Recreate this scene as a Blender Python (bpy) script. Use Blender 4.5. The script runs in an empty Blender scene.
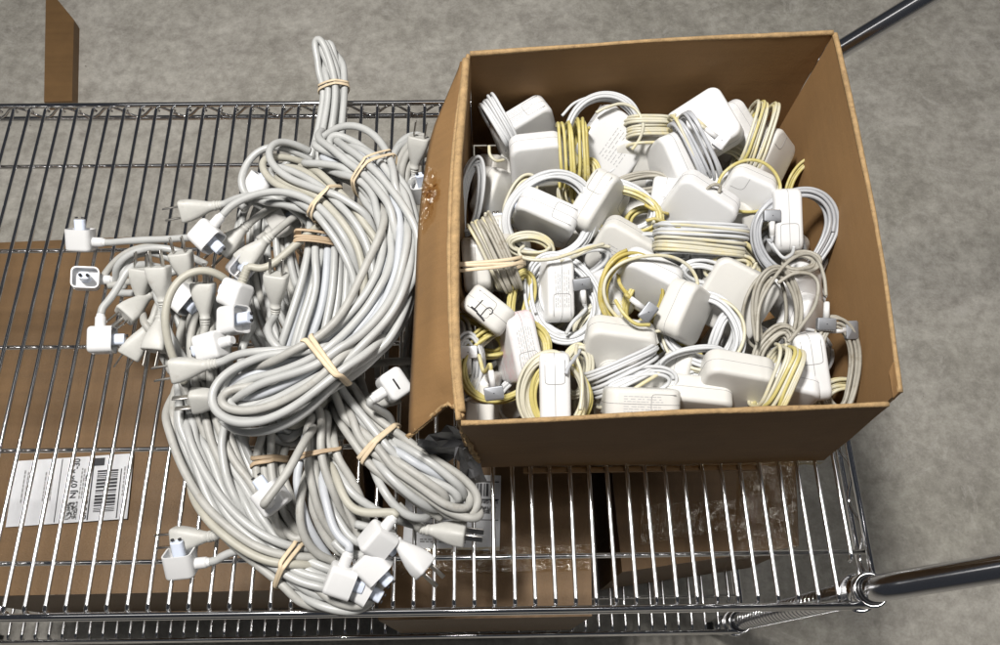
import bpy, bmesh, math, random, sys
import numpy as np
from mathutils import Vector, kdtree
random.seed(7); rng=np.random.RandomState(11)
S=0.001
scn=bpy.context.scene; C=scn.collection
V=lambda *a: np.array(a,float)
def nrm(v): return v/(np.linalg.norm(v)+1e-12)
# ------------------------------------------------------------------ camera (solved from the shelf wires, rails and box)
Fp,TH,RO,YA,H=825.4586,1.1598,.0135,.0266,854.3545
FW=V(math.sin(YA)*math.cos(TH),math.cos(YA)*math.cos(TH),-math.sin(TH))
_r=V(math.cos(YA),-math.sin(YA),0); _u=np.cross(_r,FW)
RT=_r*math.cos(RO)+_u*math.sin(RO); UP=-_r*math.sin(RO)+_u*math.cos(RO)
def W(px,py,z):
    "point at height z (mm above the shelf) seen at a photo position"
    d=FW+RT*(px-492.5)/Fp+UP*(322.5-py)/Fp
    t=(z-H)/d[2]; return V(d[0]*t,d[1]*t,z)
def mmpx(p): return float((p-V(0,0,H))@FW)/Fp       # mm per photo pixel at p
cam=bpy.data.cameras.new('camera'); co=bpy.data.objects.new('camera',cam); C.objects.link(co)
from mathutils import Matrix
M=Matrix([[RT[0],UP[0],-FW[0],0],[RT[1],UP[1],-FW[1],0],[RT[2],UP[2],-FW[2],H*S],[0,0,0,1]])
co.matrix_world=M; cam.sensor_width=36; cam.sensor_fit='HORIZONTAL'; cam.lens=Fp/1000*36; cam.shift_x=.0075
cam.clip_start=.02; cam.clip_end=100; scn.camera=co

# ------------------------------------------------------------------ materials
def mat(name,col,rough=.5,metal=0,var=0,scale=60,bump=0,bscale=200,spots=None,spec=None,streak=None,coat=0,sss=0):
    m=bpy.data.materials.new(name); m.use_nodes=True; nt=m.node_tree; N=nt.nodes; L=nt.links
    b=N['Principled BSDF']; b.inputs['Base Color'].default_value=(*col,1); b.inputs['Roughness'].default_value=rough
    b.inputs['Metallic'].default_value=metal
    if spec is not None: b.inputs['Specular IOR Level'].default_value=spec
    if coat: b.inputs['Coat Weight'].default_value=coat; b.inputs['Coat Roughness'].default_value=.1
    if sss: b.inputs['Subsurface Weight'].default_value=sss; b.inputs['Subsurface Radius'].default_value=(.004,.003,.002)
    geo=N.new('ShaderNodeNewGeometry')
    last=None
    if var or spots or streak:
        n=N.new('ShaderNodeTexNoise'); n.inputs['Scale'].default_value=scale; n.inputs['Detail'].default_value=6; n.inputs['Roughness'].default_value=.6
        L.new(geo.outputs['Position'],n.inputs['Vector'])
        r=N.new('ShaderNodeValToRGB'); r.color_ramp.elements[0].position=.3; r.color_ramp.elements[1].position=.7
        lo=tuple(max(0,c*(1-var)) for c in col); hi=tuple(min(1,c*(1+var*.6)) for c in col)
        r.color_ramp.elements[0].color=(*lo,1); r.color_ramp.elements[1].color=(*hi,1)
        L.new(n.outputs['Fac'],r.inputs['Fac']); last=r.outputs['Color']
        if streak:
            mp=N.new('ShaderNodeMapping'); mp.inputs['Scale'].default_value=streak[1]
            L.new(geo.outputs['Position'],mp.inputs['Vector'])
            n3=N.new('ShaderNodeTexNoise'); n3.inputs['Scale'].default_value=1; n3.inputs['Detail'].default_value=4
            L.new(mp.outputs['Vector'],n3.inputs['Vector'])
            r3=N.new('ShaderNodeValToRGB'); r3.color_ramp.elements[0].position=.35; r3.color_ramp.elements[1].position=.65
            r3.color_ramp.elements[0].color=(streak[0],)*3+(1,); r3.color_ramp.elements[1].color=(1,1,1,1)
            L.new(n3.outputs['Fac'],r3.inputs['Fac'])
            mx=N.new('ShaderNodeMix'); mx.data_type='RGBA'; mx.blend_type='MULTIPLY'; mx.inputs['Factor'].default_value=1
            L.new(last,mx.inputs['A']); L.new(r3.outputs['Color'],mx.inputs['B']); last=mx.outputs['Result']
        if spots:
            n2=N.new('ShaderNodeTexNoise'); n2.inputs['Scale'].default_value=spots[1]; n2.inputs['Detail'].default_value=8; n2.inputs['Roughness'].default_value=.75
            L.new(geo.outputs['Position'],n2.inputs['Vector'])
            r2=N.new('ShaderNodeValToRGB'); r2.color_ramp.elements[0].position=spots[2]; r2.color_ramp.elements[1].position=spots[2]+spots[3]
            r2.color_ramp.elements[0].color=(0,0,0,1); r2.color_ramp.elements[1].color=(1,1,1,1)
            L.new(n2.outputs['Fac'],r2.inputs['Fac'])
            mx=N.new('ShaderNodeMix'); mx.data_type='RGBA'; mu=N.new('ShaderNodeMath'); mu.operation='MULTIPLY'; mu.inputs[1].default_value=spots[4] if len(spots)>4 else 1
            L.new(r2.outputs['Color'],mu.inputs[0]); L.new(mu.outputs[0],mx.inputs['Factor'])
            L.new(last,mx.inputs['A']); mx.inputs['B'].default_value=(*spots[0],1); last=mx.outputs['Result']
        L.new(last,b.inputs['Base Color'])
    if bump:
        bn=N.new('ShaderNodeTexNoise'); bn.inputs['Scale'].default_value=bscale; bn.inputs['Detail'].default_value=5
        L.new(geo.outputs['Position'],bn.inputs['Vector'])
        bp=N.new('ShaderNodeBump'); bp.inputs['Strength'].default_value=bump; bp.inputs['Distance'].default_value=.001
        L.new(bn.outputs['Fac'],bp.inputs['Height']); L.new(bp.outputs['Normal'],b.inputs['Normal'])
    return m
dirt=(.22,.18,.13)
MT=dict(
 cordw=mat('cord_white',(.43,.435,.425),.36,var=.10,scale=30,spots=(dirt,90,.62,.12,.35)),
 cordc=mat('cord_cool',(.47,.49,.52),.4,var=.07,scale=30,spots=(dirt,90,.66,.12,.3)),
 cordg=mat('cord_grimy',(.385,.38,.355),.5,var=.16,scale=40,spots=(dirt,70,.56,.15,.5)),
 cordt=mat('cord_tan',(.42,.405,.345),.5,var=.14,scale=40,spots=(dirt,80,.58,.15,.45)),
 plug=mat('plug_rubber',(.50,.495,.465),.5,var=.10,scale=35,spots=(dirt,60,.58,.14,.4),bump=.12,bscale=500),
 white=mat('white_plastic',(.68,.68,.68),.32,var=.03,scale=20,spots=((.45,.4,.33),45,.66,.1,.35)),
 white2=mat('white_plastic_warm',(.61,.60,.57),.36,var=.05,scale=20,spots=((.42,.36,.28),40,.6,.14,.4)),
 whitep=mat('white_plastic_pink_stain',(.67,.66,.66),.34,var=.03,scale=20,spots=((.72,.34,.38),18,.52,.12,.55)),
 whiteg=mat('white_plastic_worn_shaded',(.50,.48,.44),.42,var=.08,scale=25,spots=((.36,.3,.24),35,.56,.16,.45)),  # worn white plastic, base darkened to stand for shade on low chargers
 blue=mat('bluish_plastic',(.66,.72,.84),.3,var=.04,scale=20),
 mw=mat('thin_cord_white',(.54,.55,.56),.4,var=.08,scale=40,spots=(dirt,100,.64,.1,.3)),
 mc=mat('thin_cord_cream',(.54,.515,.41),.42,var=.1,scale=30,spots=((.62,.52,.2),25,.5,.12,.6)),
 my=mat('thin_cord_yellowed',(.50,.43,.15),.45,var=.14,scale=30,spots=((.56,.54,.42),30,.52,.14,.7)),
 mo=mat('thin_cord_dark_yellow',(.42,.34,.09),.45,var=.18,scale=30,spots=((.56,.52,.34),34,.52,.12,.6)),
 mg=mat('thin_cord_grimy',(.36,.34,.29),.5,var=.2,scale=40,spots=((.2,.17,.12),60,.52,.12,.7)),
 ms=mat('thin_cord_silver',(.42,.43,.45),.35,var=.1,scale=40),
 band=mat('rubber_band',(.64,.52,.36),.55,var=.15,scale=80),
 band2=mat('rubber_band_brown',(.42,.31,.2),.55,var=.15,scale=80),
 chrome=mat('chrome',(.85,.85,.86),.10,1),
 prong=mat('nickel_prong',(.55,.53,.5),.3,1,var=.2,scale=120),
 alu=mat('aluminium',(.30,.31,.33),.55,.85),
 aluw=mat('white_alu',(.75,.75,.77),.35,.3),
 seam=mat('seam_grey',(.26,.26,.26),.6), ink=mat('ink',(.02,.02,.025),.5), print=mat('grey_print',(.38,.38,.39),.5),
 dark=mat('dark_hole',(.015,.015,.018),.6),
 black=mat('black_plastic',(.02,.02,.022),.22), tube=mat('post_chrome',(.72,.72,.74),.16,1),
 card=mat('cardboard',(.215,.118,.043),.78,var=.12,scale=14,spots=((.16,.10,.05),26,.62,.16,.5),streak=(.95,(6,6,260)),bump=.25,bscale=420),
 cardf=mat('cardboard_flat',(.225,.125,.047),.75,var=.15,scale=12,spots=((.15,.09,.045),22,.6,.2,.55),streak=(.94,(5,180,5)),bump=.25,bscale=420),
 cardin=mat('cardboard_inside',(.24,.135,.052),.8,var=.10,scale=12,spots=((.2,.13,.07),18,.6,.2,.4),streak=(.96,(5,5,200)),bump=.2,bscale=420),
 cardlow=mat('shaded_kraft',(.17,.095,.036),.6,var=.2,scale=9,spots=((.10,.06,.025),16,.58,.2,.6),streak=(.88,(3,70,3)),bump=.3,bscale=300),  # same kraft as the open box, darkened to paint in lower-shelf shade
 rim=mat('cardboard_rim',(.36,.235,.11),.8,var=.28,scale=130,spots=((.2,.12,.06),170,.55,.1,.7),bump=.6,bscale=600),
 paper=mat('label_paper',(.70,.71,.73),.5,var=.06,scale=25),
 foil=mat('crumpled_grey_plastic',(.13,.13,.135),.3,var=.25,scale=60,bump=.4,bscale=90),
 darkfloor=None)
def tape_mat(fac=.09):
    m=bpy.data.materials.new('clear_tape'); m.use_nodes=True; nt=m.node_tree; N=nt.nodes; L=nt.links
    for n in list(N): N.remove(n)
    o=N.new('ShaderNodeOutputMaterial'); mx=N.new('ShaderNodeMixShader'); t=N.new('ShaderNodeBsdfTransparent'); g=N.new('ShaderNodeBsdfGlossy')
    g.inputs['Roughness'].default_value=.12; g.inputs['Color'].default_value=(.9,.88,.82,1); t.inputs['Color'].default_value=(.93,.86,.72,1)
    geo=N.new('ShaderNodeNewGeometry'); n=N.new('ShaderNodeTexNoise'); n.inputs['Scale'].default_value=45; n.inputs['Detail'].default_value=6; n.inputs['Distortion'].default_value=1.5
    L.new(geo.outputs['Position'],n.inputs['Vector']); b=N.new('ShaderNodeBump'); b.inputs['Strength'].default_value=1; b.inputs['Distance'].default_value=.006
    L.new(n.outputs['Fac'],b.inputs['Height']); L.new(b.outputs['Normal'],g.inputs['Normal'])
    mx.inputs['Fac'].default_value=fac
    L.new(t.outputs[0],mx.inputs[1]); L.new(g.outputs[0],mx.inputs[2]); L.new(mx.outputs[0],o.inputs['Surface']); return m
MT['tape']=tape_mat(); MT['tape2']=tape_mat(.06)

# ------------------------------------------------------------------ object helpers
def tag(o,label=None,cat=None,group=None,kind=None):
    if label: o['label']=label
    if cat: o['category']=cat
    if group: o['group']=group
    if kind: o['kind']=kind
    return o
ORG={}
def thing(name,loc,label,cat,group=None):
    o=bpy.data.objects.new(name,None); C.objects.link(o); o.empty_display_size=.01
    o.location=tuple(loc*S); ORG[o.name]=np.array(loc,float); return tag(o,label,cat,group)
def mk(name,geo,m,parent=None,smooth=True,label=None):
    "geo=(verts in world mm, faces)"
    vs,fs=geo; base=ORG.get(parent.name,V(0,0,0)) if parent else V(0,0,0)
    me=bpy.data.meshes.new(name); vs=(np.asarray(vs,float)-base)*S
    me.from_pydata(vs.tolist(),[],fs if isinstance(fs,list) else fs.tolist()); me.validate()
    if smooth:
        me.polygons.foreach_set('use_smooth',[True]*len(me.polygons))
        if smooth=='auto':
            me.set_sharp_from_angle(angle=math.radians(38))
    me.materials.append(MT[m] if isinstance(m,str) else m)
    o=bpy.data.objects.new(name,me); C.objects.link(o); 
    if parent: o.parent=parent
    ORG[o.name]=base
    if label: o['label']=label
    return o
def join(*gs):
    vs=[];fs=[];n=0
    for v,f in gs:
        vs.append(np.asarray(v,float)); fs+= [tuple(int(i)+n for i in q) for q in f]; n+=len(v)
    return np.concatenate(vs),fs
def catmull(P,step):
    P=np.asarray(P,float)
    if len(P)==2: 
        n=max(2,int(np.linalg.norm(P[1]-P[0])/step)+1); t=np.linspace(0,1,n)[:,None]; return P[0]*(1-t)+P[1]*t
    Q=np.vstack([2*P[0]-P[1],P,2*P[-1]-P[-2]]); out=[]
    for i in range(1,len(Q)-2):
        a,b,c,d=Q[i-1:i+3]; n=max(2,int(np.linalg.norm(c-b)/(step*.5)))
        t=np.linspace(0,1,n,endpoint=False)[:,None]
        out.append(.5*((2*b)+(-a+c)*t+(2*a-5*b+4*c-d)*t*t+(-a+3*b-3*c+d)*t**3))
    out.append(P[-1:]); X=np.vstack(out)
    s=np.r_[0,np.cumsum(np.linalg.norm(np.diff(X,axis=0),axis=1))]; n=max(2,int(s[-1]/step)+1)
    q=np.linspace(0,s[-1],n); return np.stack([np.interp(q,s,X[:,k]) for k in range(3)],1)
def tube(P,r,seg=10,caps=True,closed=False,flat=None,up=None):
    P=np.asarray(P,float); n=len(P)
    if closed: T=np.roll(P,-1,0)-np.roll(P,1,0)
    else: T=np.gradient(P,axis=0)
    T/= (np.linalg.norm(T,axis=1)[:,None]+1e-9)
    A=np.zeros_like(P)
    a=np.cross(T[0],V(.3,.2,1)); 
    if np.linalg.norm(a)<1e-3: a=np.cross(T[0],V(1,0,0))
    a=nrm(a)
    for i in range(n):
        a=a-T[i]*(a@T[i]); a=nrm(a); A[i]=a
    if up is not None: A=np.asarray(up,float); A=A-T*(A*T).sum(1)[:,None]; A/=np.linalg.norm(A,axis=1)[:,None]
    B=np.cross(T,A)
    r=np.broadcast_to(np.asarray(r,float),(n,))
    ph=np.arange(seg)*2*np.pi/seg
    ra,rb=(1,1) if flat is None else flat
    v=P[:,None,:]+r[:,None,None]*(ra*np.cos(ph)[None,:,None]*A[:,None,:]+rb*np.sin(ph)[None,:,None]*B[:,None,:])
    v=v.reshape(-1,3); m=n if closed else n-1
    i=np.arange(m)[:,None]*seg; j=np.arange(seg)[None,:]; j2=(j+1)%seg; i2=((np.arange(m)+1)%n)[:,None]*seg
    f=np.stack([i+j,i+j2,i2+j2,i2+j],-1).reshape(-1,4).tolist()
    if caps and not closed:
        f.append(list(range(seg))[::-1]); f.append([(n-1)*seg+k for k in range(seg)])
    return v,f
def rbox(sx,sy,sz,rc,re,segc=6,sege=3,taper=None):
    bm=bmesh.new(); bmesh.ops.create_cube(bm,size=1)
    for v in bm.verts: v.co=Vector((v.co.x*sx,v.co.y*sy,v.co.z*sz))
    if rc>0:
        e=[e for e in bm.edges if abs(e.verts[0].co.z-e.verts[1].co.z)>sz*.5]
        bmesh.ops.bevel(bm,geom=e,offset=rc,segments=segc,profile=.5,affect='EDGES')
    if re>0:
        e=[e for e in bm.edges if abs(abs(e.verts[0].co.z)-sz/2)<1e-4 and abs(abs(e.verts[1].co.z)-sz/2)<1e-4 and (e.verts[0].co.z*e.verts[1].co.z>0) and any(abs(f.normal.z)<.5 for f in e.link_faces)]
        bmesh.ops.bevel(bm,geom=e,offset=re,segments=sege,profile=.5,affect='EDGES')
    if taper:
        for v in bm.verts:
            t=v.co.z/sz+.5; v.co.x*=1-taper*(1-t); v.co.y*=1-taper*(1-t)
    bm.verts.index_update(); vs=np.array([v.co[:] for v in bm.verts]); fs=[tuple(v.index for v in f.verts) for f in bm.faces]; bm.free(); return vs,fs
def xf(g,o,X,Y,Z):
    v,f=g; v=np.asarray(v,float); return o+v[:,0:1]*X+v[:,1:2]*Y+v[:,2:3]*Z,f
def bx(c,s,re=0,seg=1):
    g=rbox(s[0],s[1],s[2],re,0,segc=max(1,seg)) if re else rbox(*s,0,0); return g[0]+np.asarray(c,float),g[1]
def cyl(p,q,r,seg=20,r2=None): return tube(np.array([p,q],float),[r,r if r2 is None else r2],seg)
def rot(az,tx,ty=0):
    a,b,c=[math.radians(k) for k in (az,tx,ty)]
    Rz=np.array([[math.cos(a),-math.sin(a),0],[math.sin(a),math.cos(a),0],[0,0,1]])
    Rx=np.array([[1,0,0],[0,math.cos(b),-math.sin(b)],[0,math.sin(b),math.cos(b)]])
    Ry=np.array([[math.cos(c),0,math.sin(c)],[0,1,0],[-math.sin(c),0,math.cos(c)]])
    CM=np.stack([RT,UP,-FW],1); m=CM@Rz@Rx@Ry; return m[:,0],m[:,1],m[:,2]
def ns(n,amp,seed,k=3):
    "smooth 1d noise"
    r=np.random.RandomState(seed%(2**31)); t=np.linspace(0,1,n); o=np.zeros(n)
    for i in range(1,k+1): o+=r.randn()/i*np.sin(2*np.pi*(i*t*r.uniform(.6,1.4)+r.rand()))
    return amp*o
# ------------------------------------------------------------------ floor
def floor_mat():
    m=bpy.data.materials.new('concrete'); m.use_nodes=True; nt=m.node_tree; N=nt.nodes; L=nt.links; b=N['Principled BSDF']
    geo=N.new('ShaderNodeNewGeometry')
    def noise(s,d,r,dist=0):
        n=N.new('ShaderNodeTexNoise'); n.inputs['Scale'].default_value=s; n.inputs['Detail'].default_value=d; n.inputs['Roughness'].default_value=r; n.inputs['Distortion'].default_value=dist
        L.new(geo.outputs['Position'],n.inputs['Vector']); return n.outputs['Fac']
    def ramp(f,p,c):
        r=N.new('ShaderNodeValToRGB'); r.color_ramp.elements[0].position=p[0]; r.color_ramp.elements[1].position=p[1]
        r.color_ramp.elements[0].color=(*c[0],1); r.color_ramp.elements[1].color=(*c[1],1); L.new(f,r.inputs['Fac']); return r.outputs['Color']
    def mul(a,c,fac=1):
        x=N.new('ShaderNodeMix'); x.data_type='RGBA'; x.blend_type='MULTIPLY'; x.inputs['Factor'].default_value=fac; L.new(a,x.inputs['A']); L.new(c,x.inputs['B']); return x.outputs['Result']
    a=ramp(noise(2.6,5,.6,.5),(.32,.66),((.345,.33,.29),(.475,.455,.415)))
    a=mul(a,ramp(noise(14,8,.7,.6),(.34,.64),((.76,.75,.74),(1.05,1.05,1.04))))
    a=mul(a,ramp(noise(48,6,.7),(.35,.65),((.74,.73,.72),(1.08,1.08,1.08))))
    a=mul(a,ramp(noise(120,8,.85,1.0),(.40,.56),((.91,.91,.90),(1.02,1.02,1.02))))
    a=mul(a,ramp(noise(210,3,.7),(.3,.6),((.92,.92,.92),(1.03,1.03,1.03))))
    # light scuffs and dark specks
    x=N.new('ShaderNodeMix'); x.data_type='RGBA'; L.new(a,x.inputs['A']); x.inputs['B'].default_value=(.48,.46,.42,1); L.new(ramp(noise(9,12,.8,2.2),(.54,.64),((0,0,0),(.55,.55,.55))),x.inputs['Factor']); a=x.outputs['Result']
    x=N.new('ShaderNodeMix'); x.data_type='RGBA'; L.new(a,x.inputs['A']); x.inputs['B'].default_value=(.09,.08,.07,1); L.new(ramp(noise(38,5,.7,.4),(.70,.75),((0,0,0),(.8,.8,.8))),x.inputs['Factor']); a=x.outputs['Result']
    L.new(a,b.inputs['Base Color']); b.inputs['Roughness'].default_value=.62
    bp=N.new('ShaderNodeBump'); bp.inputs['Strength'].default_value=.35; bp.inputs['Distance'].default_value=.002; L.new(noise(90,8,.7),bp.inputs['Height']); L.new(bp.outputs['Normal'],b.inputs['Normal'])
    return m
ZF=-620.
MT['concrete']=floor_mat()
fl=mk('floor',(np.array([[-6000,-6000,ZF],[6000,-6000,ZF],[6000,6000,ZF],[-6000,6000,ZF]],float),[(0,1,2,3)]),'concrete',smooth=False); tag(fl,kind='structure')

# ------------------------------------------------------------------ wire cart
YF,YR,X0,XR,XL=64.9,679.,-412.2,386.,-834.
cart=thing('wire_cart',V(-220,370,ZF),'chrome wire shelving cart holding the cable pile and the open box','cart')
def truss(p,q,zt,zb,pitch=60,r=1.7):
    p,q=V(*p),V(*q); n=int(np.linalg.norm(q-p)/pitch*8); t=np.linspace(0,1,n); L_=np.linalg.norm(q-p)
    k=np.abs(((t*L_/pitch)%1)*2-1); k=k*k*(3-2*k); z=zb+(zt-zb)*k
    P=p[None]*(1-t[:,None])+q[None]*t[:,None]; P[:,2]=z; return tube(P,r,6)
def shelf(z0,lbl):
    g=[]
    yf,yr=YF,YR; xr=XR
    for y in (yf,yr):
        g.append(cyl((XL,y,z0),(xr-(12 if y==yf else 12),y,z0),3.3,12)); g.append(cyl((XL,y,z0-26),(xr-12,y,z0-26),3.3,12))
        g.append(truss((XL,y,0),(xr-14,y,0),z0-3,z0-24))
    for x in (xr,):
        g.append(cyl((x,yf+14,z0),(x,yr-14,z0),3.3,12)); g.append(cyl((x,yf+14,z0-26),(x,yr-14,z0-26),3.3,12)); g.append(truss((x,yf+16,0),(x,yr-16,0),z0-3,z0-24))
    for y in (590,472,350,232,116): g.append(cyl((XL,y,z0-4.6),(xr,y,z0-4.6),2.6,10))
    s=mk('shelf',join(*g),'chrome',cart)
    # wires
    first=None
    for i in range(-21,40):
        x=X0+20*i; a=yf+4.5; b=yr-4.5
        if i==39: a=yf+44
        w=mk('wire',tube(np.array([[x,a-1,z0-7],[x,a,z0-1.5],[x,a+2.5,z0],[x,a+6,z0],[x,a+10,z0],*[[x+(random.random()-.5)*1.5,a+(b-a)*f_,z0] for f_ in (.2,.4,.6,.8)],[x,b-10,z0],[x,b-6,z0],[x,b-2.5,z0],[x,b,z0-1.5],[x,b+1,z0-7]]),2.15,10),'chrome',cart)
        w.parent=s
    return s
shelf(0,''); shelf(-461,'')
PXF,PYF=379.8,78.5
hd=V(.6835,.0766,.7259)
for (x,y) in ((PXF,PYF),(PXF,667.)):
    zt=14 if y<300 else 56
    P=catmull([V(x,y,ZF+60),V(x,y,-200),V(x,y,zt-24),V(x,y,zt)+hd*12+V(-6,0,4)*0,V(x,y,zt)+hd*60,V(x,y,zt)+hd*420],8)
    mk('post',tube(P,12.7 if y<300 else 11.2,28),'tube',cart)
    g=[]
    for z in np.arange(ZF+80,-30,12.7):
        if abs(z+461)>30: g.append(tube(V(x,y,z)+np.stack([12.8*np.cos(np.linspace(0,2*np.pi,28,endpoint=False)),12.8*np.sin(np.linspace(0,2*np.pi,28,endpoint=False)),0*np.arange(28)],1),.55,5,closed=True))
    mk('groove_rings',join(*g),'chrome',cart)['kind']='stuff'
for x in (XL-2,):
    for y in (PYF,667.): mk('post',cyl((x,y,ZF+60),(x,y,14),12.7,28),'tube',cart)
def ring(c,R,r,seg=40,s2=10):
    a=np.linspace(0,2*np.pi,seg,endpoint=False); return tube(V(*c)+np.stack([R*np.cos(a),R*np.sin(a),0*a],1),r,s2,closed=True)
for x in (PXF,XL-2):
    for y in (PYF,667.):
        for z in (0,-461):
            mk('collar',join(cyl((x,y,z-30),(x,y,z+2),17.5,36,16.2),ring((x,y,z+2),15.5,2.2),ring((x,y,z-30),17.5,2.4)),'chrome',cart)
            mk('sleeve',join(cyl((x,y,z-34),(x,y,z+6),14.4,32,13.6),ring((x,y,z+6),13.6,1.2)),'black',cart)
        # caster
        ca=mk('caster',join(cyl((x,y,ZF+50),(x,y,ZF+72),15,24),bx((x+2,y-9,ZF+40),(26,3,40)),bx((x+2,y+9,ZF+40),(26,3,40))),'chrome',cart)
        wg=cyl((x+8,y-7,ZF+27),(x+8,y+7,ZF+27),27,36); w=mk('wheel',wg,'black',ca,smooth='auto')

# ------------------------------------------------------------------ cardboard panels
def panel(name,A,B,Cc,D,parent,bulge=0,th=4,mi='cardin',mo='card',nx=24,ny=12,seed=1,jag=1.0,label=None,sag=0,inward=None):
    "A,B bottom corners, Cc,D top corners above B and A; inside on the side of `inward`"
    A,B,Cc,D=[np.array(k,float) for k in (A,B,Cc,D)]
    N=nrm(np.cross(B-A,D-A)); mid=(A+B+Cc+D)/4
    if inward is not None and (np.array(inward)-mid)@N>0: N=-N     # N points outwards
    j=ns(nx+1,jag,seed,6); vs=[]
    for side in (0,1):
        for iy in range(ny+1):
            v=iy/ny
            for ix in range(nx+1):
                u=ix/nx; p=(A*(1-u)+B*u)*(1-v)+(D*(1-u)+Cc*u)*v
                p=p+N*(bulge*4*u*(1-u)*v**1.0+ (th if side==1 else 0))
                p=p+N*(.9*math.sin(7*u+3*v+seed)*math.sin(3+5*v-2*u))
                if iy==ny: p=p+V(0,0,1)*(j[ix]*.5-sag*4*u*(1-u))
                vs.append(p)
    K=(nx+1)*(ny+1); fs=[];mi_=[]
    for iy in range(ny):
        for ix in range(nx):
            a=iy*(nx+1)+ix
            fs.append((a,a+1,a+nx+2,a+nx+1)); mi_.append(0); b=a+K; fs.append((b+nx+1,b+nx+2,b+1,b)); mi_.append(1)
    for ix in range(nx):
        a=ny*(nx+1)+ix; fs.append((a,a+1,a+1+K,a+K)); mi_.append(2); a=ix; fs.append((a+K,a+1+K,a+1,a)); mi_.append(2)
    for iy in range(ny):
        a=iy*(nx+1); fs.append((a,a+nx+1,a+nx+1+K,a+K)); mi_.append(2); a=a+nx; fs.append((a+K,a+nx+1+K,a+nx+1,a)); mi_.append(2)
    o=mk(name,(vs,fs),mi,parent,smooth=False,label=label)
    o.data.materials.append(MT[mo]); o.data.materials.append(MT['rim'])
    o.data.polygons.foreach_set('material_index',mi_); 
    # rounded rim bead: the folded, fluffy paper edge
    tv=np.array(vs[ny*(nx+1):(ny+1)*(nx+1)]); 
    return o,tv,N
TL,TR,BRf,BL,BRr=W(470,55,180),W(833,34,180),W(888,402,180),W(461,420,180),W(899,392,182)
bTL,bTR,bBR,bBL=V(-12,610.6,3),V(359.6,610.6,3),V(356,212,3),V(-12,209.8,3)
ctr=V(173,410,90)
box=thing('open_cardboard_box',V(174,410,0),'large open brown cardboard box on the shelf, full of chargers','box')
pr=[]
for nm,A,B,Cc,D,bu,sd,sg in (('back_panel',bTR,bTL,TL,TR,3,1,0),('right_panel',bBR,bTR,TR,BRr,5,2,0),('left_panel',bTL,bBL,BL,TL,13,3,0),('front_panel',bBL,bBR,BRf,BL,1,4,-4)):
    o,tv,N=panel(nm,A,B,Cc,D,box,bu,seed=sd,inward=ctr,sag=sg,mo='card'); 
    r=2.5+ns(97,.35,sd+9,9) 
    Q=catmull(tv+N*2.0+V(0,0,-.6),3.0); r=2.5+ns(len(Q),.3,sd+9,14); mk('folded_rim',tube(Q,r,8),'rim',o)
mk('bottom_panel',bx((174,410,3.2),(366,396,4)),'card',box,smooth=False)
# outward flap on the left, torn away at its near end
def Pz(l): return [W(*a) for a in l]
hin=Pz([(466,60,180),(463,100,181),(458,160,181),(455,240,181),(455,310,181),(457,370,181),(461,412,180)])
mid_=Pz([(460,62,178),(456,100,174),(446,160,170),(437,240,167),(434,310,165),(434,370,163),(446,406,160)])
out=Pz([(458,70,172),(445,100,160),(430,140,150),(419,215,140),(414,310,134),(410,385,130),(408,437,128)])
def loftflap(rows,th):
    rows=[catmull(np.array(r),8) for r in rows]; n=26
    rows=[np.stack([np.interp(np.linspace(0,1,n),np.linspace(0,1,len(r)),r[:,k]) for k in range(3)],1) for r in rows]
    R2=[]
    for i in range(len(rows)-1):
        for t in np.linspace(0,1,5,endpoint=False): R2.append(rows[i]*(1-t)+rows[i+1]*t)
    R2.append(rows[-1]); G=np.array(R2); a,b=G.shape[:2]
    du=np.gradient(G,axis=0); dv=np.gradient(G,axis=1); Nn=np.cross(du,dv); Nn/=np.linalg.norm(Nn,axis=2)[...,None]
    if Nn[...,2].mean()<0: Nn=-Nn
    vs=np.concatenate([G.reshape(-1,3),(G-Nn*th).reshape(-1,3)]); K=a*b; fs=[];mi=[]
    for i in range(a-1):
        for j in range(b-1):
            q=i*b+j; fs.append((q,q+1,q+b+1,q+b)); mi.append(0); q+=K; fs.append((q,q+b,q+b+1,q+1)); mi.append(0)
    for j in range(b-1):
        for i in (0,a-1): q=i*b+j; fs.append((q,q+1,q+1+K,q+K)); mi.append(1)
    for i in range(a-1):
        for j in (0,b-1): q=i*b+j; fs.append((q,q+b,q+b+K,q+K)); mi.append(1)
    return vs,fs,mi
vs,fs,mi=loftflap([hin,mid_,out],4)
fo=mk('torn_flap',(vs,fs),'cardf',box,label='left flap folded outwards and torn at its near end'); fo.data.materials.append(MT['rim']); fo.data.polygons.foreach_set('material_index',mi)
hr=catmull(np.array(hin)+V(0,0,-.5),3); mk('bent_crease',tube(hr,4.3+ns(len(hr),.3,5,12),10),'rim',fo)  # paler rim tan paints the highlight along the rounded bend
# torn paper edge between flap end and front corner
tp=Pz([(408,437,127),(420,428,134),(432,416,146),(440,410,155),(447,405,163),(455,406,170),(460,413,176),(461,421,172),(463,432,150),(470,445,110),(478,462,60)])
tq=catmull(np.array(tp),2.2); tq=tq+rng.randn(*tq.shape)*.9; mk('torn_edge',tube(tq,1.3+rng.rand(len(tq))*1.0,6),'rim',fo)
# the front-right corner piece
a=W(893,362,183);b=W(899,392,183);c=W(893,398,176);d=W(886,400,172)
mk('corner_tab',(np.array([a,b,c,W(889,372,178),a+V(3,0,-2),b+V(3,0,-3),c+V(2,-1,-4),W(889,372,170)]),[(0,1,2,3),(7,6,5,4),(0,4,5,1),(1,5,6,2),(2,6,7,3)]),'cardf',box,smooth=False)
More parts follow.
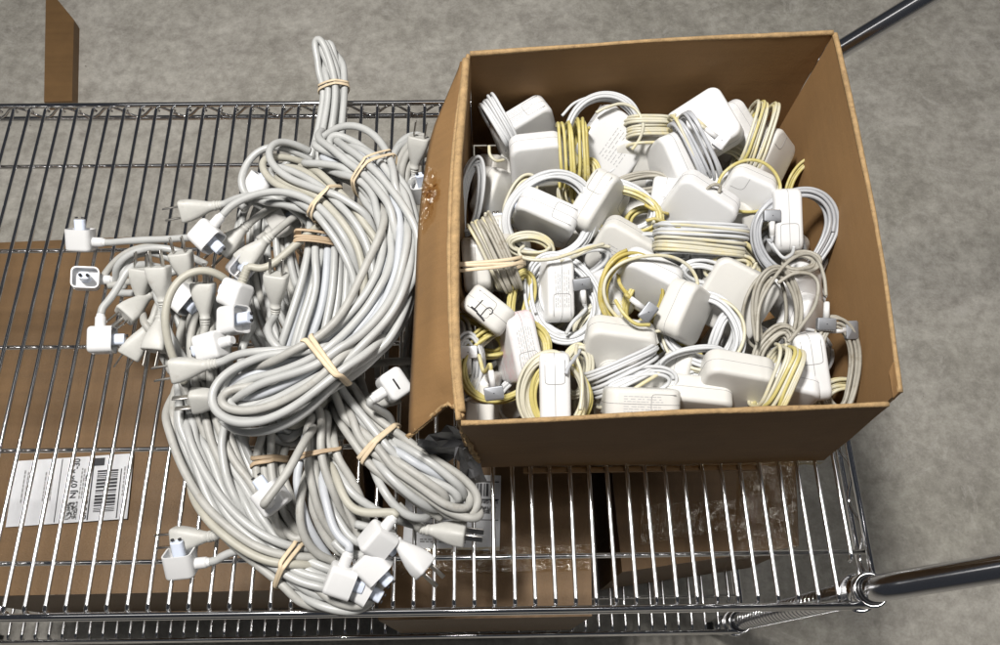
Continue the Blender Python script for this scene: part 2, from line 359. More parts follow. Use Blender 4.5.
# clear tape along the lower front edge and crumpled tape on the flap
n=60; xs=np.linspace(60,350,n); w=ns(n,1.4,77,14)
vs=[];fs=[]
for i,x in enumerate(xs):
    vs+= [(x,205-1.5+w[i]*.5,17+w[i]*.8),(x,204+w[(i*7)%n]*.6,7+w[i]*.5),(x,205+w[(i*3)%n],0+w[i]*.4),(x,212,1)]
    if i: q=4*i; fs+= [(q-4,q-3,q+1,q),(q-3,q-2,q+2,q+1),(q-2,q-1,q+3,q+2)]
mk('clear_tape',(np.array(vs),fs),'tape',box)
mk('bottom_lip',bx((165,203.5,-4),(250,5,5)),'card',box,smooth=False)
for q,(pp,am) in enumerate((([(422,232,152),(436,216,166),(441,176,172),(430,168,164)],1.6),([(424,205,156),(440,196,170),(440,188,171),(426,186,158)],2.2))):
    A_0,B_0,C_0,D_0=[W(*k)+V(-2.5,0,5) for k in pp]; r_s=np.random.RandomState(20+q); vs=[];fs=[]; n=10
    for i in range(n+1):
        for j in range(n+1):
            u,v=i/n,j/n; vs.append((A_0*(1-u)+B_0*u)*(1-v)+(D_0*(1-u)+C_0*u)*v+r_s.randn(3)*am*.6)
    for i in range(n):
        for j in range(n): k=i*(n+1)+j; fs.append((k,k+n+1,k+n+2,k+1))
    mk('tape_scrap',(np.array(vs),fs),'tape2',fo,smooth=False)

# crumpled grey plastic sticking out under the torn flap
def crumple(name,pts,parent,m='foil',amp=3,seed=3,n=5,**k):
    A,B,Cc,D=[W(*q) for q in pts]; r=np.random.RandomState(seed); vs=[];fs=[]
    for i in range(n+1):
        for j in range(n+1):
            u,v=i/n,j/n; p=(A*(1-u)+B*u)*(1-v)+(D*(1-u)+Cc*u)*v; vs.append(p+r.randn(3)*amp*(V(.5,.5,1)))
    for i in range(n):
        for j in range(n): q=i*(n+1)+j; fs.append((q,q+1,q+n+2,q+n+1))
    o=mk(name,(np.array(vs),fs),m,parent,smooth=False); o.modifiers.new('t','SOLIDIFY').thickness=.0006; return o
t=thing('crumpled_plastic_bag',W(452,450,40),'crumpled grey plastic bag poking out under the torn box flap','plastic bag')
crumple('sheet',[(415,440,95),(455,425,120),(478,452,70),(440,462,50)],t)
crumple('sheet',[(455,448,90),(474,446,80),(486,480,20),(462,490,20)],t,seed=8,amp=2.5)

# ------------------------------------------------------------------ boxes on the lower shelf
ZL=-459
def cbox(nm,quad,zt,label,th=0,mo='card'):
    q=[W(x,y,zt) for x,y in quad]; c=sum(q)/4; t=thing(nm,V(c[0],c[1],ZL),label,'box','sealed boxes on the lower shelf')
    top=[]; n=18; vs=[];fs=[]
    for i in range(n+1):
        for j in range(n+1):
            u,v=i/n,j/n; p=(q[0]*(1-u)+q[1]*u)*(1-v)+(q[3]*(1-u)+q[2]*u)*v
            p=p+V(0,0,1.6*math.sin(5*u+nm.__len__()+4*v)*math.sin(4*v+1)); vs.append(p)
    for i in range(n):
        for j in range(n): a=i*(n+1)+j; fs.append((a,a+n+1,a+n+2,a+1))
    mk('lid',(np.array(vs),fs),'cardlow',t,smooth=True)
    g=[]; top=[q[0],q[1],q[2],q[3]]; vs=[];fs=[]
    for k in range(4):
        a,b=top[k]+V(0,0,-1.8),top[(k+1)%4]+V(0,0,-1.8); nb=len(vs); vs+=[a,b,V(b[0],b[1],ZL),V(a[0],a[1],ZL)]; fs.append((nb,nb+1,nb+2,nb+3))
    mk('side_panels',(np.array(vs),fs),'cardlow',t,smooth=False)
    return t,q
def strip(name,pts,z,m,parent,lift=0):
    q=[W(x,y,z)+V(0,0,lift) for x,y in pts]; return mk(name,(np.array(q),[tuple(range(len(q)))]),m,parent,smooth=False)
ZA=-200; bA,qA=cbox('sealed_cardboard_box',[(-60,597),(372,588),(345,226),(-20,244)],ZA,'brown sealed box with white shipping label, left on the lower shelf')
ZB=-178; bB,qB=cbox('sealed_cardboard_box',[(378,620),(592,616),(588,330),(390,332)],ZB,'shaded brown sealed box with upside-down label, middle of lower shelf')
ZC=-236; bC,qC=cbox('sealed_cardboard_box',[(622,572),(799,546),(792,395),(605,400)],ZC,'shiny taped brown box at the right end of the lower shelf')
# tapes
def wrinkled(name,p,z,parent,seed,m='tape',amp=1.6,n=14,k=8):
    A,B,Cc,D=[W(x,y,z)+V(0,0,4) for x,y in p]; r=np.random.RandomState(seed); vs=[];fs=[]
    for i in range(n+1):
        for j in range(k+1):
            u,v=i/n,j/k; q=(A*(1-u)+B*u)*(1-v)+(D*(1-u)+Cc*u)*v; vs.append(q+V(0,0,r.randn()*amp))
    for i in range(n):
        for j in range(k): a=i*(k+1)+j; fs.append((a,a+k+1,a+k+2,a+1))
    return mk(name,(np.array(vs),fs),m,parent,smooth=True)
wrinkled('clear_tape',[(735,560),(797,549),(792,430),(740,436)],ZC,bC,3,amp=1.3)
wrinkled('clear_tape',[(640,545),(735,530),(735,500),(640,505)],ZC,bC,4,amp=.8)
#wrinkled('clear_tape',[(-60,586),(372,578),(372,545),(-60,556)],ZA,bA,5,amp=.9,n=40)
wrinkled('clear_tape',[(380,575),(590,570),(590,545),(380,550)],ZB,bB,6,amp=.6,n=30)
# shipping labels
def text(s,o,X,Y,h,m,parent,name='label_text',th=0):
    cu=bpy.data.curves.new('f','FONT'); cu.body=s; cu.size=h*1.35*S; cu.offset=th*S
    ob=bpy.data.objects.new('f',cu); me=bpy.data.meshes.new_from_object(ob); bpy.data.objects.remove(ob)
    vs=np.array([v.co[:] for v in me.vertices])/S; fs=[tuple(p.vertices) for p in me.polygons]; bpy.data.meshes.remove(me)
    return mk(name,(o+vs[:,0:1]*X+vs[:,1:2]*Y,fs),m,parent,smooth=False)
def rects(L_,o,X,Y):
    vs=[];fs=[]
    for (x,y,w,h) in L_:
        n=len(vs); vs+=[o+X*x+Y*y,o+X*(x+w)+Y*y,o+X*(x+w)+Y*(y+h),o+X*x+Y*(y+h)]; fs.append((n,n+1,n+2,n+3))
    return np.array(vs),fs
def ship_label(parent,z,corner,along,w,h,part2=False,lift=3.2):
    "corner = lower-left of the reading frame, along = px point in the reading direction"
    o=W(*corner,z)+V(0,0,lift); X=nrm(W(*along,z)-W(*corner,z)); X[2]=0; X=nrm(X); Y=V(-X[1],X[0],0)
    Z=V(0,0,.5); lb=mk('shipping_label',rects([(0,0,w,h)],o,X,Y),'paper',parent,smooth=False)
    r=random.Random(5 if part2 else 2)
    bars=[]; y=w*.10
    x=.13*w
    while x<.78*w:
        bw=r.choice((1,1,1.6,2.4,3.2)); bars.append((x,.115*h,bw,.175*h)); x+=bw+r.choice((1,1.2,2))
    mk('barcode',rects(bars,o+Z,X,Y),'ink',lb,smooth=False)
    mk('ruled_lines',rects([(0.02*w,.085*h,.75*w,1.3),(0.02*w,.325*h,.96*w,1.6),(.84*w,.24*h,.12*w,.10*h),(.02*w,.60*h,.96*w,1.0)],o+Z,X,Y),'ink',lb,smooth=False)
    text('UPS GROUND',o+Z+X*.03*w+Y*.345*h,X,Y,h*.045,'ink',lb,th=.25)
    text('NJ 079 9-30',o+Z+X*.36*w+Y*.452*h,X,Y,h*.052,'ink',lb,th=.3)
    d=[]
    for k in range(150): d.append((.04*w+r.random()*.26*w,.42*h+r.random()*.09*h,1.4,1.4))
    for ly in (.395,.415,.90,.87,.66,.69,.72,.03,.055):
        x=.35*w
        while x<.8*w:
            a=r.uniform(2,6); d.append((x,ly*h,a,1.7)); x+=a+1.3
    mk('fine_print',rects(d,o+Z,X,Y),'seam',lb,smooth=False)['kind']='stuff'
# label on the left box reads upwards, its foot edge to the right
ship_label(bA,ZA,(128,519),(134.6,455.5),84,150)
ship_label(bB,ZB,(501,476),(420,474),118,92,True)
# tall box standing behind the cart at far left
q=[W(x,y,-592) for x,y in ((44,102),(72,101),(74,20),(46,-14))]
t=thing('flat_cardboard_box',V(*(sum(q)/4)[:2],ZF),'flat brown box lying on the floor behind the cart, far left','box')
vs=[*q]+[V(p[0],p[1],ZF) for p in q]
mk('box_shell',(np.array(vs),[(0,1,2,3),(4,5,1,0),(5,6,2,1),(6,7,3,2),(7,4,0,3)]),'cardlow',t,smooth=False)
#m1=(q[0]+q[3])/2; m2=(q[1]+q[2])/2; mk('box_seam',cyl(m1+V(0,0,.4),m2+V(0,0,.4),1.2,6),'seam',t)
# ================================================================== THE CABLE PILE
RC=4.1
hanks={}
STR=[]     # strands: dict(P, hank, mat, pin0, pin1, name)
OBS=[]     # fixed lumps the strands are pushed off
def hank(key,ctr_,label):
    hanks[key]=thing('cable_hank',ctr_,label,'cable bundle','extension cable bundles piled on the shelf'); return hanks[key]
def strand(key,P,m='cordw',pin0=False,pin1=False,r=RC,free=False):
    P=catmull(P,4.5)
    for e_,on in ((0,not pin0),(1,not pin1)):
        if on and len(P)>20:
            k_=np.arange(10); P[(k_ if e_==0 else -1-k_),2]-= 24*(1-k_/10)**1.5
    P[:,2]=np.where((P[:,1]<YR-5),np.maximum(P[:,2],RC+2),P[:,2])
    STR.append(dict(P=P,h=key,m=m,a=pin0,b=pin1,r=r,free=free)); return len(STR)-1
def bundle(key,pts,n,b=13,mats='cordw',seed=1,per=4,end0=26,end1=26,minz=6,jit=1.0):
    """a folded hank: n passes along the centreline pts=(px,py,z,halfwidth mm), joined by loops at both ends"""
    C0=[W(x,y,z) for x,y,z,a in pts]; A0=[a for *_,a in pts]
    Cc=catmull(C0,12); N=len(Cc)
    s=np.r_[0,np.cumsum(np.linalg.norm(np.diff(np.array(C0),axis=0),axis=1))]; s2=np.r_[0,np.cumsum(np.linalg.norm(np.diff(Cc,axis=0),axis=1))]
    A=np.interp(s2/s2[-1],s/s[-1],A0)
    T=np.gradient(Cc,axis=0); T/=np.linalg.norm(T,axis=1)[:,None]
    SI=np.cross(T,V(0,0,1)); SI/=np.linalg.norm(SI,axis=1)[:,None]; UPv=np.cross(SI,T)
    r=np.random.RandomState(seed)
    ga=np.pi*(3-np.sqrt(5)); uv=[(np.sqrt((k+.5)/n)*np.cos(k*ga),np.sqrt((k+.5)/n)*np.sin(k*ga)) for k in range(n)]
    uv.sort(); h=n//2; order=[]
    for k in range(h): order+= [uv[k],uv[n-1-k] if k%2 else uv[h+k]]
    rest=[q for q in uv if q not in order]; order+=rest
    passes=[]
    for k,(u,v) in enumerate(order[:n]):
        uu=u+ns(N,.10*jit,seed*100+k,2); vv=v+ns(N,.16*jit,seed*177+k,2)
        uu=np.clip(uu,-1.15,1.15); bz=b*(.75+.25*np.minimum(A/ max(A0),1))
        P=Cc+SI*(uu*A)[:,None]+UPv*(vv*bz)[:,None]
        P[:,2]=np.maximum(P[:,2],minz); passes.append((P,T))
    i=0; ids=[]
    while i<n:
        grp=passes[i:i+per]; path=[]
        for q,(P,T_) in enumerate(grp):
            PP=P if q%2==0 else P[::-1]
            if q>0:
                a=path[-1]; c=PP[0]; dirn=nrm((a-path[-2])); e=(end1 if q%2 else end0)*r.uniform(.35,1.0)
                w=np.linalg.norm(c-a); e=max(e,w*.45)
                lat=nrm(c-a); 
                if w<14: lat2=lat*(14-w)/2
                else: lat2=lat*0
                path.append(a+dirn*e*.55-lat2); path.append((a+c)/2+dirn*e+V(0,0,r.uniform(-3,5))); path.append(c+dirn*e*.55+lat2)
            path+=list(PP)
        ml=mats if isinstance(mats,str) else mats[r.randint(len(mats))]
        path=np.array(path); path[:,2]=np.maximum(path[:,2],minz); ids.append(strand(key,path,ml)); i+=per
    return Cc,T,SI,UPv,A

G=lambda x,y,z: W(x,y,z)
# --- hanks (centre line in photo position + height + half width)
hank('stand',G(330,60,45),'upright white cable bundle leaning out over the rear rail, tightly banded, loops at top')
hank('ring',G(370,300,80),'big curved white cable bundle on top of the pile, banded at both top and bottom')
hank('inner',G(320,205,80),'cable bundle inside the big curve, tan band, wide open loops on its left')
hank('mid',G(320,290,50),'steep grey-white cable bundle inside the big curve, double brown band at its top')
hank('left',G(215,480,25),'long cable bundle curving down the left side of the pile, band near bottom rail')
hank('side',G(215,380,25),'cable bundle running straight down behind the wall plugs, left middle of the pile')
hank('low',G(325,480,45),'fanned cable bundle at the pile bottom, brown band above, ending in white adapters')
hank('right',G(400,465,50),'cable bundle spreading right below the torn flap, cream band around its neck')
hank('under',G(268,480,30),'small cable bundle under the big curve with a wide flat brown band')
hank('corner',G(415,150,30),'cable bundle tucked behind the pile against the box, one plug pointing up')
hank('deep',G(280,300,20),'loose cable bundle at the very bottom of the pile between the banded ones')

INFO={}
INFO['stand']=bundle('stand',[(322,42,74,11),(329,62,66,12),(336,88,58,12.5),(333,112,52,14),(328,150,46,17),(322,190,40,20)],10,b=8,mats=['cordc','cordw'],seed=3,per=5,end0=14,end1=24,jit=.8)
INFO['ring']=bundle('ring',[(330,152,92,24),(352,162,102,22),(378,178,112,21),(396,212,118,19),(401,250,120,20),(392,292,120,23),(364,332,118,26),(327,364,116,27),(288,383,108,33),(252,395,98,38)],17,b=14,mats=['cordw','cordw','cordc','cordw'],seed=5,per=4,end0=34,end1=44)
INFO['inner']=bundle('inner',[(283,176,84,26),(305,186,95,20),(328,204,104,16),(350,226,106,17),(368,256,100,18),(374,300,88,18),(352,345,70,20),(320,380,60,24),(285,410,50,24)],10,b=12,mats=['cordw','cordt','cordw'],seed=9,per=3,end0=30,end1=30)
INFO['mid']=bundle('mid',[(334,196,58,16),(328,222,66,18),(326,248,70,21),(322,285,68,27),(312,330,60,32),(300,380,45,34),(290,425,34,30)],18,b=12,mats=['cordw','cordg','cordw','cordc'],seed=12,per=4,end0=20,end1=24)
INFO['left']=bundle('left',[(188,372,30,16),(187,405,28,22),(198,450,26,26),(222,500,26,25),(252,538,26,21),(286,566,27,17),(322,585,25,20),(346,590,24,22)],13,b=11,mats=['cordg','cordw','cordt','cordw'],seed=15,per=4,end0=26,end1=32)
INFO['side']=bundle('side',[(200,300,36,24),(204,340,40,28),(208,385,36,26),(218,430,28,22),(236,475,24,20),(262,515,22,20)],10,b=10,mats=['cordw','cordg'],seed=19,per=4)
INFO['low']=bundle('low',[(318,415,62,15),(316,432,62,15),(316,450,60,16),(322,480,54,24),(334,515,44,32),(352,545,34,30)],10,b=11,mats=['cordg','cordc','cordt','cordw'],seed=23,per=3,end0=18,end1=20)
INFO['right']=bundle('right',[(338,385,60,17),(356,418,66,19),(377,446,68,20),(405,468,64,25),(435,488,58,28),(450,498,54,26)],13,b=12,mats=['cordg','cordw','cordg'],seed=28,per=4,end0=18,end1=44)
INFO['under']=bundle('under',[(280,415,32,18),(270,440,34,17),(266,461,34,17),(272,495,32,20),(292,530,28,22)],8,b=9,mats=['cordg','cordw'],seed=31,per=4)
INFO['corner']=bundle('corner',[(424,136,34,15),(405,146,38,13),(396,175,40,13),(404,215,34,12),(416,260,28,12),(418,320,24,12),(412,370,22,14)],6,b=9,mats=['cordw','cordg'],seed=35,per=3,end0=16)
INFO['deep']=bundle('deep',[(300,165,34,30),(268,215,30,34),(268,270,22,36),(285,330,20,36),(330,370,20,36),(350,420,18,30)],14,b=9,mats=['cordg','cordw'],seed=39,per=4)
# --- cords that can be followed one by one in the picture
EXPL=[
('ring','cordw',[(318,118,104),(312,131,104),(318,142,106),(334,151,110),(352,164,118),(366,176,126),(380,190,130),(392,208,132),(399,232,132),(401,262,132)]),
('ring','cordw',[(312,131,104),(322,124,106),(345,122,108),(366,127,112),(380,139,114),(389,156,118),(393,176,122),(400,200,124),(408,230,124),(409,262,124),(399,296,124),(380,325,124)]),
('ring','cordw',[(330,126,112),(346,148,118),(363,163,126),(378,175,132),(391,190,134),(403,205,132),(413,228,128),(415,258,126),(407,292,124),(391,322,122),(366,350,122)]),
('ring','cordg',[(379,192,134),(386,212,138),(383,232,138),(370,256,138),(357,285,136),(338,322,134),(305,347,132),(268,359,124),(238,364,116)]),
('ring','cordw',[(399,200,128),(408,224,130),(408,250,130),(402,278,130),(388,306,130),(368,332,132),(346,352,134),(318,366,134),(285,376,128),(250,385,120),(222,396,112),(208,404,108)]),
('ring','cordw',[(350,330,134),(330,344,134),(300,352,128),(271,356,122),(243,362,118),(220,375,114),(207,391,112),(208,408,112),(222,421,114),(242,426,116),(268,421,120),(300,404,128),(327,380,134),(345,366,134),(368,345,130),(390,318,128)]),
('ring','cordg',[(378,322,128),(352,350,132),(318,380,130),(290,398,122),(262,410,114),(238,414,106),(222,409,102),(216,400,104),(228,390,110),(252,384,116),(282,372,124)]),
('ring','cordw',[(396,300,124),(380,330,124),(352,362,124),(330,390,120),(303,416,110),(276,430,102),(250,434,94),(228,428,90),(214,412,90)]),
('inner','cordw',[(306,139,90),(288,134,92),(273,137,96),(265,148,98),(267,161,100),(279,173,102),(298,184,106),(325,195,112),(346,202,116),(362,214,114),(374,232,108),(378,255,100)]),
('inner','cordw',[(308,149,80),(290,143,82),(266,144,80),(250,155,76),(241,172,74),(240,186,74),(247,196,76),(262,198,78)]),
('inner','cordt',[(302,150,84),(286,149,86),(272,156,86),(262,153,84),(258,164,86),(266,177,90),(280,187,96),(300,194,102),(320,204,108),(340,222,108),(355,246,104)]),
('ring','cordw',[(308,152,94),(297,154,96),(293,159,98),(300,163,100),(318,163,104),(340,167,110),(356,175,116),(370,190,122),(378,212,120)]),
('inner','cordw',[(240,187,70),(262,196,80),(286,203,90),(306,208,98),(322,214,106),(340,232,110),(354,256,104),(361,278,96)]),
('low','cordg',[(315,452,62),(304,462,64),(300,485,62),(298,512,60),(300,540,54),(312,556,48),(328,562,44)]),
('low','cordw',[(325,446,64),(334,470,64),(352,495,58),(374,510,52),(398,520,46),(424,524,42)]),
('right','cordw',[(368,450,78),(376,475,76),(388,500,70),(400,516,64),(420,522,58),(434,518,54),(437,508,52),(428,503,50)]),
('right','cordw',[(366,440,80),(378,462,82),(400,488,78),(426,507,70),(440,508,62),(446,502,56)]),
('right','cordc',[(375,436,82),(388,447,84),(412,462,80),(438,474,74),(456,478,66),(462,486,58),(452,494,50)]),
('right','cordw',[(380,430,80),(398,440,82),(428,462,78),(458,484,72),(470,494,68),(466,502,60),(450,500,54)]),
('right','cordg',[(372,442,84),(392,458,84),(418,478,78),(446,494,72),(458,502,66),(448,508,58),(430,500,54)]),
('left','cordg',[(168,385,34),(165,405,36),(170,435,38),(182,468,40),(204,505,42),(232,532,44),(262,550,44),(290,560,42),(318,562,36),(334,556,30)]),
('left','cordw',[(178,398,38),(186,430,42),(200,465,44),(222,500,46),(250,528,48),(280,544,48),(302,548,42),(322,546,34)]),
('left','cordt',[(183,482,40),(200,510,44),(224,536,46),(252,556,46),(284,568,44),(310,566,38),(330,558,30)]),
('left','cordw',[(280,578,34),(300,592,32),(322,606,32),(344,614,32),(362,612,32),(373,600,32),(376,584,30)]),
('left','cordg',[(284,572,36),(306,582,34),(330,594,34),(354,600,34),(372,596,34),(382,584,34),(384,568,30)]),
('mid','cordw',[(348,256,76),(352,290,74),(344,320,72),(338,350,66)]),
('side','cordw',[(232,380,40),(226,410,38),(222,445,34),(226,480,32),(242,510,32),(266,535,34)]),
]
for k,m,p in EXPL: strand(k,[W(*q) for q in p],m)

# --- wall plugs and wall adapters with their leads
def imgdir(ang,tilt=0):
    a,t=math.radians(ang),math.radians(tilt); return (RT*math.cos(a)+UP*math.sin(a))*math.cos(t)-FW*math.sin(t)
LEAD=[]
def plug(key,px,py,z,ang,tilt=0,roll=0,three=False,lead=(),m='cordw',pm='plug',label=None,sc=.93):
    o=W(px,py,z); Y=imgdir(ang,tilt); Z=nrm(-FW-Y*(-FW@Y)) if abs(FW@Y)<.95 else nrm(UP-Y*(UP@Y)); X=np.cross(Y,Z)
    r=math.radians(roll); X,Z=X*math.cos(r)+Z*math.sin(r),-X*math.sin(r)+Z*math.cos(r)
    prof=[(19,10.5,7.2,.35),(19.4,12.6,9,.35),(17.5,13.4,9.8,.4),(10,13.0,10.2,.45),(2,11.6,9.8,.6),(-7,9.0,8.4,.8),(-14,6.6,6.6,1),(-19,5.5,5.5,1),(-19.5,6.1,6.1,1),(-22,6.1,6.1,1),(-22.4,5.0,5.0,1),(-23.6,5.0,5,1),(-23.8,5.7,5.7,1),(-25,5.7,5.7,1),(-25.2,4.8,4.8,1),(-26.4,4.8,4.8,1),(-26.6,5.4,5.4,1),(-27.8,5.4,5.4,1),(-28,4.6,4.6,1),(-30,4.5,4.5,1)]
    seg=28; ph=np.arange(seg)*2*np.pi/seg; vs=[];fs=[]
    for (y,a,b,e) in prof:
        c,s_=np.cos(ph),np.sin(ph); vs.append(np.stack([a*sc*np.sign(c)*np.abs(c)**e,np.full(seg,y*sc),b*sc*np.sign(s_)*np.abs(s_)**e],1))
    vs=np.concatenate(vs); n=len(prof)
    for i in range(n-1):
        for j in range(seg): j2=(j+1)%seg; fs.append((i*seg+j,i*seg+j2,(i+1)*seg+j2,(i+1)*seg+j))
    fs.append(tuple(range(seg))[::-1]); fs.append(tuple((n-1)*seg+j for j in range(seg)))
    b=mk('wall_plug',xf((vs,fs),o,X,Y,Z),pm,hanks[key],label=label)
    for s_ in (-1,1):
        g=rbox(1.5,17,6.4,.3,.5,1,1); g=(g[0]+V(s_*6.3,27,1),g[1]); mk('prong',xf(g,o,X,Y,Z),'prong',b,smooth='auto')
    if three: mk('prong',cyl(o+Y*18-Z*6.5,o+Y*38-Z*6.5,2.3,14),'prong',b,smooth='auto')
    OBS.append((o+Y*8,13)); OBS.append((o-Y*8,10))
    e=o-Y*26*sc
    if lead:
        P=[e,e-Y*10]+[W(*q) for q in lead]; strand(key,P,m,pin0=True,free=True)
    return b
def adapter(key,px,py,z,ang,tilt=0,roll=0,exit='x',lead=(),m='cordw',pm='white',label=None,slot=False,spiral=False,prongs=False,sc=.9):
    o=W(px,py,z); Y=imgdir(ang,tilt); Z=nrm(-FW-Y*(-FW@Y)) if abs(FW@Y)<.93 else nrm(UP-Y*(UP@Y)); X=np.cross(Y,Z)
    r=math.radians(roll); X,Z=X*math.cos(r)+Z*math.sin(r),-X*math.sin(r)+Z*math.cos(r)
    bm=bmesh.new(); v,f=rbox(31,28,27,0,0)
    bmesh.ops.create_cube(bm,size=1)
    for q in bm.verts: q.co=Vector((q.co.x*32,q.co.y*28,q.co.z*27))
    ed=[e for e in bm.edges if not all(vv.co.y>10 for vv in e.verts)]
    back=[e for e in ed if all(vv.co.y<-10 for vv in e.verts)]; along=[e for e in ed if e not in back]
    bmesh.ops.bevel(bm,geom=along,offset=6.5,segments=5,profile=.5,affect='EDGES')
    ed=[e for e in bm.edges if all(vv.co.y<-13.9 for vv in e.verts)]
    bmesh.ops.bevel(bm,geom=ed,offset=4.0,segments=4,profile=.5,affect='EDGES')
    top=[f_ for f_ in bm.faces if f_.normal.y>.9 and f_.calc_center_median().y>13.9]
    if top:
        bmesh.ops.inset_individual(bm,faces=top,thickness=1.8); 
        ex=bmesh.ops.extrude_discrete_faces(bm,faces=top)
        for f_ in ex['faces']:
            for vv in f_.verts: vv.co.y-=11
    bm.verts.index_update(); g=(np.array([q.co[:] for q in bm.verts])*sc,[tuple(q.index for q in f_.verts) for f_ in bm.faces]); bm.free()
    b=mk('wall_adapter',xf(g,o,X,Y,Z),pm,hanks[key],smooth='auto',label=label)
    g=rbox(13,24,9.5,2.4,0,4); g=(g[0]*sc+V(0,14,0)*sc,g[1]); 
    # block lies along y with rounded long edges
    gb=rbox(13.5,9.5,24,4,.6,5,1); gb=(np.stack([gb[0][:,0],gb[0][:,2]+14,gb[0][:,1]],1)*sc,[q[::-1] for q in gb[1]])
    s1=mk('socket_block',xf(gb,o,X,Y,Z),'blue',b,smooth='auto')
    mk('socket_holes',join(*[xf(cyl((sx,24.8,0),(sx,26.3,0),1.7,12),o,X,Y,Z) for sx in (-3.6,3.6)]),'dark',b)
    if slot: mk('slot',xf(bx((0,-14,1),(11,.5,1.6)),o,X,Y,Z),'dark',b)
    if prongs:
        for s_ in (-1,1): g=rbox(6.2,1.5,16,.3,.4,1,1); mk('prong',xf((g[0]+V(s_*7,-4,-20),g[1]),o,X,Y,Z),'prong',b,smooth='auto')
    D={'x':X,'-x':-X,'z':Z,'-y':-Y,'-z':-Z}[exit]; base=o+D*(15 if 'x' in exit else 13)*sc-(Y*2 if exit!='-y' else 0)
    if spiral: g=join(*[cyl(base+D*(k*3.1),base+D*(k*3.1+2.0),5.2-k*.12,18) for k in range(6)],cyl(base,base+D*19,4.2,16))
    else: g=join(cyl(base-D*2,base+D*11,5.7,22,5.5),cyl(base+D*11,base+D*12.5,5.5,22,4.4),cyl(base+D*12,base+D*15,4.6,18,4.1))
    mk('collar',g,m if spiral else pm,b,smooth='auto')
    OBS.append((o,17)); e=base+D*14
    if lead: strand(key,[e,e+D*9]+[W(*q) for q in lead],m,pin0=True,free=True)
    return b
P_=plug; A_=adapter
# left edge
A_('side',81,240,20,88,12,0,'x',[(120,241,22),(150,242,26),(175,239,32),(200,236,40),(222,240,44),(240,250,40)],'cordw')
A_('side',86,279,17,20,68,-70,'x',[(112,270,22),(125,255,26),(148,247,32),(175,247,36),(200,255,38)],'cordw')
A_('left',102,340,34,2,-8,10,'-x' ,[(108,305,42),(118,288,46),(134,274,48),(152,262,46),(170,262,40)],'cordw',slot=False)
strand('side',[W(*q) for q in [(106,282,14),(125,276,16),(142,280,20),(160,290,26),(178,300,30)]],'cordg')
strand('side',[W(*q) for q in [(120,290,13),(118,268,20),(126,254,22),(142,248,26),(160,250,30),(180,258,32)]],'cordw')
strand('left',[W(*q) for q in [(96,276,14),(106,262,18),(122,252,20),(140,246,24),(160,243,28),(186,246,34)]],'cordg')
strand('left',[W(*q) for q in [(112,290,12),(130,290,16),(148,290,20),(170,300,24),(182,330,26),(186,360,28)]],'cordw')
P_('side',197,209,62,192,10,20,False,[(232,198,70),(252,195,78),(275,200,84),(300,210,84),(318,224,80)],'cordw')
P_('side',141,284,36,82,16,0,False,[(146,318,36),(152,340,34),(164,365,32)],'cordg')
P_('inner',160,283,62,93,14,5,False,[(163,318,60),(170,340,54),(182,362,46),(196,384,40)],'cordw')
P_('side',184,268,48,97,22,0,False,[(186,300,44),(190,330,40),(198,360,38)],'cordg')
P_('side',204,300,66,90,10,0,True,[(202,340,62),(202,358,54),(206,380,46)],'cordg')
P_('deep',136,306,30,232,38,10,True,[(146,285,30),(160,272,28),(180,270,24)],'cordw')
P_('left',138,342,24,238,4,15,False,[(152,318,32),(156,300,36),(168,285,34)],'cordg')
P_('side',157,335,36,265,18,0,False,[(156,305,42),(156,285,40),(166,268,36)],'cordw')
P_('inner',190,368,92,190,4,10,False,[(230,353,98),(250,351,102),(275,352,106),(300,349,110),(322,342,116)],'cordw')
P_('left',210,399,62,186,6,30,False,[(245,392,70),(268,385,76)],'cordw')
P_('inner',276,290,82,82,24,0,False,[(265,326,86),(268,342,92),(282,352,98),(300,352,104)],'cordw',pm='plug')
P_('mid',254,252,68,222,-6,0,False,[(286,222,74),(304,209,78),(322,200,78)],'cordg',pm='plug')
P_('mid',232,240,54,225,4,0,False,[(256,216,60),(276,206,66),(300,202,70)],'cordg',pm='plug')
A_('inner',206,236,84,-42,10,0,'-x',[(222,210,94),(245,197,100),(272,190,106),(298,194,110),(322,208,114),(342,230,114),(356,258,108),(362,282,100)],'cordw')
A_('mid',242,266,56,-20,62,20,'-x',[(232,255,50),(222,246,46)],'cordg',pm='aluw',label='adapter with dirty open socket side up')
A_('mid',236,295,78,160,-30,0,'-z' if False else 'x',[(262,276,86),(280,259,90),(300,240,92),(320,222,92),(334,206,92)],'cordt',spiral=True)
A_('inner',233,320,84,8,28,10,'x' if False else '-z',[(236,352,74),(238,368,66),(240,384,60)],'cordw')
A_('side',212,346,78,195,-20,0,'-y',[],'cordw')
A_('deep',182,298,46,-40,10,0,'-y',[(172,290,40),(160,288,34)],'cordw')
strand('inner',[W(*q) for q in [(176,378,66),(168,350,78),(163,322,90),(166,298,98),(177,277,100),(195,267,100),(215,266,98),(229,276,94),(234,290,88)]],'cordt')
A_('inner',258,187,60,55,5,0,'-y',[(252,200,66),(240,206,66)],'cordw')
A_('deep',283,222,50,30,20,0,'-y',[(270,232,50),(258,240,46)],'cordg',pm='white2')
